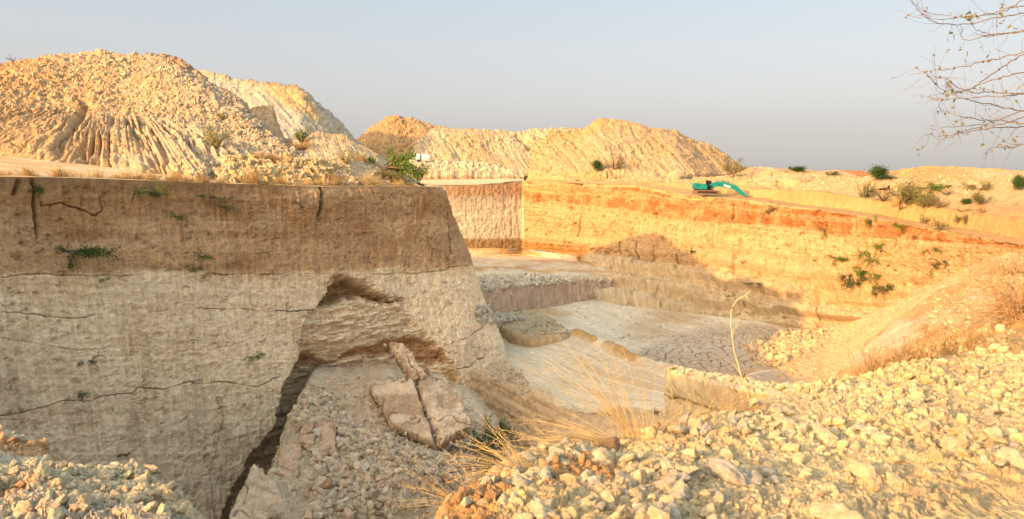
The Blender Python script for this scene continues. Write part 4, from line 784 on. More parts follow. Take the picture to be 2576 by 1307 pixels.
# ---- foreground bank: distinct boulders first ---------------------------
def pick(G, x, y, r0=90):
    px, py, D = proj(G[r0:]); i = np.argmin((px-x)**2+(py-y)**2+np.where(D > 0, 0, 1e9)); i, j = np.unravel_index(i, px.shape); return G[r0+i, j]
named = [(2560, 1165, 40, 'pale', 'large pale rounded boulder at the right edge of the foreground rubble bank'), (1690, 1232, 32, 'pale', 'round cream boulder standing out on the dark soil near the foot of the bank'),
    (1370, 1288, 42, 'pale', 'broad lumpy white clod at the bottom of the bank beside the orange soil'), (1462, 1262, 24, 'pale', 'squat white clod just above the broad lumpy one in the orange soil'), (1578, 1212, 30, 'pale', 'oblong white clod lying diagonally below the orange soil mound'),
    (1340, 1325, 26, 'grey', 'grey white lump cut off by the bottom edge under the broad white clod'), (1840, 1190, 52, 'grey', 'biggest grey boulder in the shaded hollow of the rubble bank'), (1900, 1205, 26, 'grey', 'flat grey slab leaning on the biggest boulder of the shaded hollow'),
    (1750, 1195, 24, 'grey', 'grey boulder at the left end of the shaded hollow'), (1990, 1070, 40, 'pale', 'large yellow white block on the upper left crest of the bank'), (1950, 1050, 20, 'pale', 'smaller block perched behind the large one on the crest'),
    (2128, 973, 34, 'pale', 'pointed pale boulder on the skyline of the rubble bank in front of the scree'), (1955, 1028, 38, 'pale', 'wide cream boulder on the left skyline of the bank above the grass'), (1760, 1078, 26, 'pale', 'cream boulder at the left end of the bank crest beside the dry grass'),
    (2330, 1075, 26, 'pale', 'half buried rounded stone in the smooth middle of the bank'), (2395, 1120, 34, 'pale', 'smooth half buried slab stone on the right of the bank'), (2120, 1290, 46, 'pale', 'big smooth round boulder at the bottom edge of the picture'),
    (2180, 1185, 36, 'pale', 'long angular boulder with a dark shadow beside it mid bank'), (2310, 1235, 22, 'tan', 'cubic tan stone in the lower bank'), (1540, 1085, 30, 'ochre', 'ochre lump under the roots of the dry grass'), (1255, 1250, 22, 'ochre', 'orange brown lump at the left foot of the bank'),
    (1215, 1265, 18, 'tan', 'tan lump at the far left foot of the bank'), (2440, 1195, 30, 'pale', 'wide weathered boulder near the lower right corner'), (1500, 1150, 34, 'pale', 'knobbly white boulder topping the orange soil mound'), (1410, 1160, 20, 'pale', 'white knob at the left top of the orange soil mound')]
for x, y, rad, tint, lab in named:
    p = pick(FG, x, y+rad*.3); D = p[1]*1.0; s = rad/F_PX*math.sqrt(p[1]**2+p[2]**2)*1.3
    put_rock('boulder', p+np.array([0, 0, s*.02]), s, tint, lab, 'boulder')
def scatter(G, rows, n, rmin, rmax, seed, xr=(-60, 2760), yr=(880, 1330)):
    r = np.random.default_rng(seed); S = G[rows[0]:rows[1]]; px, py, D = proj(S); m = (px > xr[0]) & (px < xr[1]) & (py > yr[0]) & (py < yr[1]) & (D > 0)
    ii = np.argwhere(m); dist = np.linalg.norm(S[ii[:, 0], ii[:, 1]], axis=1); wgt = dist**.9*(.12+ss(-.2, .3, fbm(S[ii[:, 0], ii[:, 1]]*1.1, 3, seed+2)))
    k = r.choice(len(ii), n, p=wgt/wgt.sum()); P = S[ii[k, 0], ii[k, 1]]; s = rmin*(rmax/rmin)**(r.random(n)**3.4)
    return P, s, ii[k], r
P, s, idx, r = scatter(FG, (70, 480), 13000, .005, .072, 41)
ordr = np.argsort(-s/np.linalg.norm(P, axis=1)); nbig = 205
def at_lab(x, y):
    v = 'near the skyline' if y < 1050+max(0, (1700-x)*.12) else 'in the middle' if y < 1180 else 'along the bottom'
    h = 'left part' if x < 1650 else 'centre' if x < 2050 else 'right part' if x < 2350 else 'far right'
    return f'small pale clay rock {v} of the rubble bank, {h}', f'pale rocks {v} of the {h} of the bank'
GT = [('foreground bank rocks', 0)]
for i in ordr[:nbig]:
    x, y, _ = proj(P[i]); lab, grp = at_lab(float(x), float(y)); c = FGcol[70+idx[i][0], idx[i][1]]
    tint = 'ochre' if c[1] < .36 else ('grey' if r.random() < .25 else 'pale')
    put_rock('rock', P[i]+np.array([0, 0, s[i]*.25]), s[i], tint, lab.replace('pale', {'ochre': 'ochre', 'grey': 'greyish', 'pale': 'pale'}[tint]), 'rock', grp.replace('pale', {'ochre': 'ochre', 'grey': 'greyish', 'pale': 'pale'}[tint]), r=r)
rest = ordr[nbig:]; cc = FGcol[70+idx[rest][:, 0], idx[rest][:, 1]]*r.uniform(.8, 1.15, (len(rest), 1))
clods('rubble', P[rest]+np.stack([s[rest]*0, s[rest]*0, s[rest]*.25], 1), s[rest], cc, E_NEAR, r, 2, 8, kind='stuff', label='loose pale clay clods covering the foreground bank', category='rubble')
P, s, idx, r = scatter(LG, (70, 330), 4000, .005, .06, 42, (-60, 520), (1080, 1330))
ordr = np.argsort(-s/np.linalg.norm(P, axis=1))
for i in ordr[:50]:
    c = LGcol[70+idx[i][0], idx[i][1]]; tint = 'ochre' if c[1] < .38 else 'pale'; x = float(proj(P[i])[0]); side = 'left' if x < 200 else 'right'
    w_ = {'ochre': 'orange brown', 'pale': 'whitish'}[tint]
    put_rock('rock', P[i]+np.array([0, 0, s[i]*.25]), s[i], tint, f'small {w_} rock on the {side} half of the lower left rubble lobe', 'rock', f'{w_} rocks on the {side} half of the lower left lobe', r=r)
rest = ordr[50:]; cc = LGcol[70+idx[rest][:, 0], idx[rest][:, 1]]*r.uniform(.8, 1.15, (len(rest), 1))
clods('rubble', P[rest]+np.stack([s[rest]*0, s[rest]*0, s[rest]*.25], 1), s[rest], cc, E_NEAR, r, 2, 8, kind='stuff', label='whitish crumbled clods on the lower left lobe', category='rubble')
pn = pick(LG, 428, 1262); put_rock('boulder', pn, .07, 'pale', 'upright pale chip sticking out at the right end of the lower left lobe', 'boulder', tilt=.1, sz=(.06, .05, .17))

# ---- rubble in the pit ---------------------------------------------------
def pit_rub(name, poly, n, smin, smax, base, seed, label, dmin=20, sub=1, big=0, blabel='', grp=''):
    r = np.random.default_rng(seed); H = np.concatenate([h[(h[:, 3] > dmin)] for h in HIT]); m = inpoly(H[:, 0], H[:, 1], poly); H = H[m]
    # keep what the camera sees: nearest per 6 px cell
    key = (H[:, 0]//7).astype(int)*1000+(H[:, 1]//7).astype(int); o = np.lexsort((H[:, 3], key)); H = H[o]; key = key[o]
    first = np.concatenate([[True], key[1:] != key[:-1]]); dmin_ = H[first, 3][np.cumsum(first)-1]; H = H[H[:, 3] < dmin_*1.03]
    k = r.integers(0, len(H), n); P = H[k, 2:]; s = smin*(smax/smin)**(r.random(n)**2.2)
    o = np.argsort(-s)
    for i in o[:big]:
        put_rock('fallen_block', P[i]+[0, 0, s[i]*.3], s[i], ['tan', 'grey', 'brown', 'tan'][int(r.integers(4))], blabel, 'fallen block', grp, sub=3, r=r)
    i = o[big:]; cc = np.array(base)*r.uniform(.7, 1.15, (len(i), 1))*r.uniform(.95, 1.05, (len(i), 3))
    if len(i): clods(name, P[i]+np.stack([s[i]*0, s[i]*0, s[i]*.3], 1), s[i], cc, E_MID, r, sub, 8, kind='stuff', label=label, category='rubble')
pit_rub('rubble', [(700, 1040), (770, 990), (830, 990), (900, 1080), (1000, 1080), (1090, 1130), (1200, 1130), (1260, 1200), (1200, 1240), (1050, 1310), (760, 1310), (800, 1200), (760, 1080)], 5200, .08, .50, [.60, .46, .33], 61,
        'grey brown rubble of the slump filling the pit corner under the broken cliff', 38, 1, 26, 'broken earth block lying in the rubble under the collapsed cliff face', 'blocks in the slump rubble')
pit_rub('rubble', [(760, 960), (860, 915), (1000, 890), (1190, 1000), (1210, 1120), (1080, 1120), (900, 1080), (800, 1040)], 2600, .04, .24, [.64, .50, .36], 72, 'small crumbs and flakes lying on the slumped earth below the hollow', 45)
pit_rub('rubble', [(1180, 705), (1330, 690), (1440, 700), (1450, 715), (1300, 722), (1190, 740)], 700, .2, .65, [.56, .50, .42], 62, 'pale broken rock strewn along the edge of the far bench', 100)
pit_rub('rubble', [(1195, 775), (1290, 770), (1325, 808), (1230, 815), (1200, 820)], 420, .18, .6, [.54, .47, .38], 63, 'grey broken rock over the low heap above the ramp', 80)
pit_rub('rubble', [(1290, 835), (1400, 805), (1440, 845), (1380, 858)], 420, .10, .32, [.50, .42, .30], 64, 'coarse gravel over the brown heap at the ramp edge', 80)
pit_rub('rubble', [(1860, 875), (1960, 830), (2075, 838), (2050, 870), (1990, 900), (1950, 930), (1890, 905)], 900, .18, .7, [.60, .43, .25], 65, 'orange tinted rubble at the toe of the scree on the pit floor', 80)
pit_rub('rubble', [(1440, 745), (1600, 780), (1800, 800), (1980, 835), (1900, 870), (1700, 850), (1560, 860), (1450, 800)], 1300, .05, .32, [.58, .48, .36], 73, 'scattered stones lying on the pale floor of the pit', 70)
pit_rub('rubble', [(1960, 850), (2100, 830), (2300, 750), (2490, 665), (2420, 720), (2300, 850), (2200, 940), (2080, 960), (1920, 920)], 2200, .04, .22, [.60, .44, .26], 74, 'gravel covering the scree slope on the right', 60)
pit_rub('rubble', [(1240, 925), (1310, 930), (1340, 985), (1290, 1000), (1230, 970)], 300, .07, .3, [.5, .4, .28], 66, 'loose stones beside the cliff foot in front of the ramp', 50)
pit_rub('rubble', [(2300, 720), (2480, 660), (2576, 620), (2576, 890), (2400, 900), (2260, 920), (2300, 820)], 1500, .02, .15, [.60, .46, .28], 67, 'loose stones over the right hand slope', 11)
pit_rub('rubble', [(1690, 925), (1900, 962), (2060, 980), (2050, 1000), (1840, 965), (1700, 938)], 600, .03, .14, [.60, .5, .34], 68, 'small clods along the top of the spur wall', 15)
pit_rub('rubble', [(0, 130), (60, 160), (260, 130), (430, 150), (620, 290), (760, 400), (880, 450), (560, 460), (440, 440), (420, 300), (0, 280)], 4200, .06, .30, [.60, .47, .29], 69, 'coarse clods scattered over the big left spoil mound', 60)
pit_rub('rubble', [(560, 400), (700, 395), (860, 400), (1020, 455), (1030, 466), (560, 462)], 900, .08, .35, [.60, .46, .28], 70, 'clods around the eroded yellow bank at the rim', 50)
pit_rub('rubble', [(1500, 430), (2576, 440), (2576, 500), (2200, 490), (1880, 470), (1500, 455)], 1300, .12, .38, [.60, .46, .27], 71, 'tipped pale lumps along the berm above the pit', 120)
for x, y, rd, lab, tint in [(2060 + 300, 748, 15, 'pointed pale boulder with a dark shadow on the right hand slope', 'pale'), (2480, 815, 34, 'big pale boulder behind a grey stone on the right hand slope', 'pale'), (2476, 838, 12, 'blue grey stone on the right of the big pale boulder', 'grey'),
                      (2525, 880, 30, 'round orange boulder above the right end of the rubble bank', 'ochre'), (2395, 800, 20, 'pale boulder left of the big one on the right hand slope', 'pale'), (2440, 792, 16, 'small pale boulder between two bigger ones on the right hand slope', 'pale'), (2350, 808, 10, 'pale stone beside a bare bush at the edge of the slope', 'pale')]:
    p = hit(x, y+rd*.6, 4, 10); s = rd/F_PX*p[1]*.55; put_rock('boulder', p+np.array([0, 0, s*.3]), s, tint, lab, 'boulder')

# ---- tilted slabs of the slump -------------------------------------------
EDGE = []
def slab(name, quad, th, label, seed, base=(.70, .53, .38), nu=60, lift_=.0):
    th = th*.42
    Q = np.array([PX(*q) for q in quad])                    # tl, tr, br, bl with distances
    n = np.cross(Q[1]-Q[0], Q[3]-Q[0]); n /= np.linalg.norm(n)
    if n[1] > 0: n = -n
    nv = max(8, int(nu*np.linalg.norm(Q[3]-Q[0])/max(.1, np.linalg.norm(Q[1]-Q[0])))); nv = min(nv, 140); nw = 10
    U, V_ = np.meshgrid(np.linspace(0, 1, nu), np.linspace(0, 1, nv))
    base_ = Q[0]*((1-U)*(1-V_))[..., None]+Q[1]*(U*(1-V_))[..., None]+Q[2]*(U*V_)[..., None]+Q[3]*((1-U)*V_)[..., None]
    # one wrapped sheet: back-ring -> front face -> back-ring, edges pushed in by noise
    ring = []
    edge = np.minimum(np.minimum(U, 1-U)*nu, np.minimum(V_, 1-V_)*nv)
    P = base_+n*((th*ss(-.5, 1.2, edge))[..., None]-th*.0)
    jag = fbm(base_*.9+seed, 4, seed); inx = fbm(base_*.7+seed+5, 3, seed+1)
    c0 = Q.mean(0); rimw = ss(6, 0, edge); P = P+(c0-P)*(rimw*(np.clip(inx+.2, 0, 1)*.16+.07*fbm(base_*3, 3, seed+9)))[..., None]
    crk = ss(.035, .0, np.abs(fbm(base_*.35, 3, seed+7))); P = P+n*(jag*.12-crk*.35+fbm(base_*3.0, 4, seed+11, .7)*.20+(np.floor(fbm(base_*.7, 2, seed+12)*4)/4)*.30+fbs(np.stack([U*np.linalg.norm(Q[1]-Q[0])*1.8, V_*np.linalg.norm(Q[3]-Q[0])*.2, U*0], -1), 3, seed+2)*.12)[..., None]
    Bk = base_-n*.7; st = fbs(np.stack([U*2, V_*np.linalg.norm(Q[3]-Q[0])*.9, U*0], -1), 3, seed+4)
    col = cmix(np.array(base), np.array(base)*[.72, .66, .6], ss(-.1, .4, st)); col = cmix(col, [.46, .30, .2], ss(.1, .5, fbm(base_*.5, 3, seed+6))*.5)
    col = cmix(col, [.2, .14, .09], crk*.6)*(1+.2*fbm(base_*2.5, 4, seed+8, .7))[..., None]
    V = np.concatenate([P.reshape(-1, 3), Bk.reshape(-1, 3)]); q = quads(nv, nu); q2 = quads(nv, nu, nu*nv)[:, ::-1]
    a = np.arange(nu*nv).reshape(nv, nu); loop = np.concatenate([a[0], a[1:, -1], a[-1, -2::-1], a[-2:0:-1, 0]]); nx = np.roll(loop, -1)
    side = np.stack([loop, loop+nu*nv, nx+nu*nv, nx], 1)
    o = mesh_from(name, V, np.concatenate([q, q2, side]), E_MID, np.concatenate([col.reshape(-1, 3)]*2)); tag(o, label, 'earth slab')
    pk_ = np.random.default_rng(seed).choice(len(loop), 150); EDGE.append(P.reshape(-1, 3)[loop[pk_]]-n*.25+np.random.default_rng(seed+1).normal(size=(150, 3))*.22); return o
slab('earth_slab', [(978, 862, 66.3), (1010, 868, 66.6), (1072, 948, 64.5), (1040, 965, 64)], .9, 'narrow slab leaning up against the cliff below the rusty band', 1100)
slab('earth_slab', [(925, 975, 64.0), (1040, 955, 64.5), (1098, 1122, 58.3), (985, 1075, 59.2)], .9, 'tilted slab left of the long black crack in the slump', 1110)
slab('earth_slab', [(1044, 953, 65.0), (1118, 962, 66.5), (1186, 1085, 60.5), (1102, 1120, 58.4)], 1.2, 'widest tilted slab right of the long black crack in the slump', 1120)
slab('earth_slab', [(1065, 930, 67), (1122, 960, 67.6), (1148, 1010, 65.2), (1112, 1012, 64.6)], .9, 'short broken slab at the top right of the tilted slabs', 1130)
slab('earth_slab', [(640, 1168, 52.5), (700, 1225, 50.2), (730, 1330, 46), (560, 1340, 46.5)], 1.1, 'pale slab beside the black gap at the bottom of the picture', 1140)
slab('earth_slab', [(706, 1125, 54.5), (760, 1122, 54.8), (752, 1215, 51), (690, 1205, 51.3)], .9, 'upright pinkish slab between the gap and the rubble', 1150, (.62, .43, .30))
slab('earth_slab', [(760, 1060, 57.3), (800, 1065, 57.3), (788, 1125, 54.6), (752, 1118, 54.8)], .8, 'left of the small upright blocks at the top of the rubble', 1160, (.62, .43, .30))
slab('earth_slab', [(806, 1062, 57.6), (846, 1070, 57.6), (842, 1142, 54.2), (802, 1135, 54.4)], .8, 'right of the small upright blocks at the top of the rubble', 1170, (.62, .43, .30))
slab('earth_slab', [(730, 1218, 50.8), (790, 1214, 51), (812, 1300, 47.8), (750, 1310, 47.3)], .8, 'cracked slab to the right of the pale one at the bottom of the picture', 1180, (.66, .5, .35))

EP = np.concatenate(EDGE); er = np.random.default_rng(9); es = .05*(5.5**(er.random(len(EP))**1.6))
clods('rubble', EP, es, np.array([.62, .47, .33])*er.uniform(.75, 1.12, (len(EP), 1)), E_MID, er, 2, 8, kind='stuff', label='broken crumbs packed round the edges of the tilted slabs', category='rubble')

# ---- plants ---------------------------------------------------------------
def foli_mat(name, c1, c2, tr=.25):
    m = bpy.data.materials.new(name); m.use_nodes = True; t = m.node_tree; b = t.nodes['Principled BSDF']; b.inputs['Roughness'].default_value = .7; b.inputs['Specular IOR Level'].default_value = .2
    g = t.nodes.new('ShaderNodeNewGeometry'); n = t.nodes.new('ShaderNodeMapRange'); n.inputs[3].default_value = 0; n.inputs[4].default_value = 1
    t.links.new(g.outputs['Random Per Island'], n.inputs[0]); mx = t.nodes.new('ShaderNodeMix'); mx.data_type = 'RGBA'; mx.inputs[6].default_value = (*c1, 1); mx.inputs[7].default_value = (*c2, 1)
    t.links.new(n.outputs[0], mx.inputs[0]); t.links.new(mx.outputs[2], b.inputs['Base Color'])
    td = t.nodes.new('ShaderNodeBsdfTranslucent'); t.links.new(mx.outputs[2], td.inputs[0]); ms = t.nodes.new('ShaderNodeMixShader'); ms.inputs[0].default_value = tr
    t.links.new(b.outputs[0], ms.inputs[1]); t.links.new(td.outputs[0], ms.inputs[2]); t.links.new(ms.outputs[0], t.nodes['Material Output'].inputs[0]); return m
F_GREEN = foli_mat('leaf_green', (.055, .13, .02), (.16, .24, .03)); F_DARK = foli_mat('leaf_dark', (.03, .075, .018), (.075, .12, .025)); F_DULL = foli_mat('leaf_dull', (.14, .14, .05), (.24, .22, .09))
F_YEL = foli_mat('leaf_yellow', (.30, .27, .08), (.46, .42, .15)); F_DRY = foli_mat('straw', (.40, .25, .10), (.62, .44, .20)); F_GOLD = foli_mat('straw_gold', (.56, .42, .20), (.74, .60, .34), .3)
M_BARK = simple('bark', (.16, .11, .07), .9, 0, .25, 8); M_TWIG = simple('twig', (.17, .12, .085), .85, 0, .2, 20); M_PALEBARK = simple('pale_bark', (.48, .40, .26), .8, 0, .2, 12); M_GALL = simple('gall', (.13, .08, .045), .8, 0, .25, 40)
def tube(pts, radii, ns=5):
    pts = np.asarray(pts, float); d = np.gradient(pts, axis=0); d /= np.linalg.norm(d, axis=1, keepdims=True)+1e-9
    up = np.where(np.abs(d[:, 2:3]) > .9, [[1., 0, 0]], [[0, 0, 1.]]); a = np.cross(d, up); a /= np.linalg.norm(a, axis=1, keepdims=True)+1e-9; b = np.cross(d, a)
    th = np.arange(ns)/ns*2*math.pi; V = pts[:, None]+(a[:, None]*np.cos(th)[None, :, None]+b[:, None]*np.sin(th)[None, :, None])*np.asarray(radii)[:, None, None]
    i = np.arange(len(pts)-1)[:, None]*ns; k = np.arange(ns)[None]; k2 = (k+1) % ns
    F = np.stack([i+k, i+k2, i+ns+k2, i+ns+k], -1).reshape(-1, 4); return V.reshape(-1, 3), F
class MB:
    def __init__(s): s.V, s.F, s.n = [], [], 0
    def add(s, V, F): s.V.append(V); s.F.append(np.asarray(F)+s.n); s.n += len(V)
    def build(s, name, mat, parent=None, smooth=True):
        o = mesh_from(name, np.concatenate(s.V), np.concatenate(s.F), mat, smooth=smooth)
        if parent is not None: o.parent = parent
        return o
def leaves(mb, C_, n, spread, size, r, aspect=.45, droop=0):
    k = r.integers(0, len(C_), n); P = C_[k]+r.normal(size=(n, 3))*spread
    a = r.normal(size=(n, 3)); a /= np.linalg.norm(a, axis=1, keepdims=True); b = np.cross(a, r.normal(size=(n, 3))); b /= np.linalg.norm(b, axis=1, keepdims=True)
    s = size*r.uniform(.6, 1.3, (n, 1)); q = np.stack([P-a*s, P+b*s*aspect, P+a*s, P-b*s*aspect], 1); mb.add(q.reshape(-1, 3), np.arange(n*4).reshape(-1, 4))
def bush_protos(kind, seed):
    r = np.random.default_rng(seed); st = MB(); tips = []; fl = MB()
    nb = {'shrub': 9, 'hang': 9, 'tree': 5, 'acacia': 8, 'bare': 12, 'round': 6, 'reed': 1, 'spray': 16}[kind]
    for i in range(nb):
        th = r.uniform(0, 6.28); up = {'shrub': .8, 'hang': .15, 'tree': 1.3, 'acacia': .35, 'bare': .9, 'round': 1.0, 'reed': 2, 'spray': 1.5}[kind]
        d = np.array([math.cos(th), math.sin(th), up*r.uniform(.6, 1.4)]); d /= np.linalg.norm(d); L = r.uniform(.45, .95)*(.5 if kind == 'round' else 1)
        p = np.array([0, 0, 0.]); 
        if kind in ('tree', 'round'): p = np.array([0, 0, .22]) 
        pts = [p]; 
        for k in range(5): d = d+r.normal(size=3)*.16+np.array([0, 0, -.10 if kind in ('acacia', 'hang') else .02]); d /= np.linalg.norm(d); p = p+d*L/5; pts.append(p)
        st.add(*tube(pts, np.linspace(.028, .006, 6)*(1.3 if kind in ('tree', 'bare') else 1), 4)); tips += pts[2:]
        for m in range(4 if kind != 'bare' else 7):
            q = pts[r.integers(2, 6)]; dd = d+r.normal(size=3)*.7; dd[2] += .1; dd /= np.linalg.norm(dd); l2 = L*r.uniform(.2, .5); pp = [q+dd*l2*t+r.normal(size=3)*.01 for t in (0, .5, 1)]
            st.add(*tube(pp, [.008, .005, .003], 3)); tips += pp[1:]
    if kind in ('tree', 'round'): st.add(*tube([(0, 0, -.15), (.02, 0, .1), (0, 0, .26)], [.05, .04, .035], 6))
    T_ = np.array(tips)
    if kind == 'acacia': T_ = T_*[1, 1, .75]
    nl = {'shrub': 1500, 'hang': 1500, 'tree': 900, 'acacia': 2400, 'bare': 160, 'round': 2200, 'reed': 900, 'spray': 1100}[kind]
    sp = {'shrub': .07, 'hang': .06, 'tree': .08, 'acacia': .05, 'bare': .05, 'round': .13, 'reed': .1, 'spray': .05}[kind]
    leaves(fl, T_, nl, sp, {'acacia': .032, 'bare': .02, 'round': .045}.get(kind, .036), r, .4)
    return st, fl
PROTO = {}
MATS = {'green': F_GREEN, 'dark': F_DARK, 'dull': F_DULL, 'yellow': F_YEL, 'dry': F_DRY}
def plant(x, y, w_, kind, colr, label, cat, h=None, group=None, sink=.0, name=None, D=None, stem=None, dmin=15):
    """x, y: foot of the plant in the photo; w_: its width there (measured at 2576 px)"""
    p = hit(x, y, 3, dmin) if D is None else np.array(PX(x, y, D))
    var = (len(PLANTED)*7) % 3; key = (kind, colr, var)
    if key not in PROTO:
        st, fl = bush_protos(kind, 77+var*13+len(kind)*5); a = st.build('stem', stem or M_BARK); b = fl.build('foliage', MATS[colr]); PROTO[key] = (a.data, b.data); bpy.data.objects.remove(a); bpy.data.objects.remove(b)
    wid = w_/F_PX*p[1]/(.88 if kind in ('hang', 'acacia') else 1.1); hh = wid if h is None else h/F_PX*p[1]/(.50 if kind in ('hang', 'acacia') else .95)
    e = empty(name or 'shrub', tuple(p+np.array([0, -.12*wid*0, -sink])), label, cat, group, (0, 0, len(PLANTED)*1.7), (wid, wid, hh))
    for nm, d in zip(('stem', 'foliage'), PROTO[key]):
        o = bpy.data.objects.new(nm, d); C.objects.link(o); o.parent = e
    PLANTED.append(e); return e
PLANTED = []
for x, y, w_, kind, colr, lab in [
    (372, 482, 48, 'hang', 'green', 'green shrub hanging just under the rim of the left cliff below the fluted mound'), (548, 500, 40, 'hang', 'dull', 'faint drooping weed under the cliff rim right of the green rim shrub'), (560, 522, 32, 'hang', 'dull', 'lower tuft of the faint drooping weed on the brown layer'),
    (440, 545, 32, 'hang', 'green', 'small green shrub in the middle of the brown layer of the left cliff'), (193, 632, 78, 'hang', 'dark', 'largest dark green shrub growing on the left cliff'), (508, 646, 22, 'hang', 'green', 'small green tuft low in the brown layer above the pale layer'),
    (492, 674, 26, 'hang', 'dull', 'yellowish dry tuft just below the small green one at the layer boundary'), (518, 692, 16, 'hang', 'yellow', 'tiny yellow tuft on the boundary between brown and pale layers'), (95, 478, 34, 'hang', 'dark', 'dark weed under the cliff rim near the left edge'), (502, 492, 20, 'hang', 'dull', 'little grey tuft hanging close to the cliff rim'),
    (645, 898, 34, 'hang', 'green', 'green tuft on the pale layer beside the edge of the collapse'), (222, 908, 33, 'hang', 'dark', 'flat green tuft on the pale layer at left, above the long crack'), (210, 990, 24, 'hang', 'dark', 'small green tuft sitting on the long crack at left'), (312, 1146, 24, 'hang', 'dark', 'dark tuft low on the cliff above the lower left lobe'),
    (516, 1146, 18, 'hang', 'dull', 'tiny dull tuft low on the cliff left of the black gap'), (262, 704, 20, 'hang', 'dull', 'dull dry tuft at the layer boundary at left'), (750, 512, 20, 'hang', 'dull', 'pale dry wisp on the brown layer left of the vertical notch'), (1117, 712, 9, 'hang', 'dull', 'speck of weed on the pale layer near the cliff corner')]:
    plant(x, y, w_, kind, colr, lab, 'shrub', h=w_*.55)
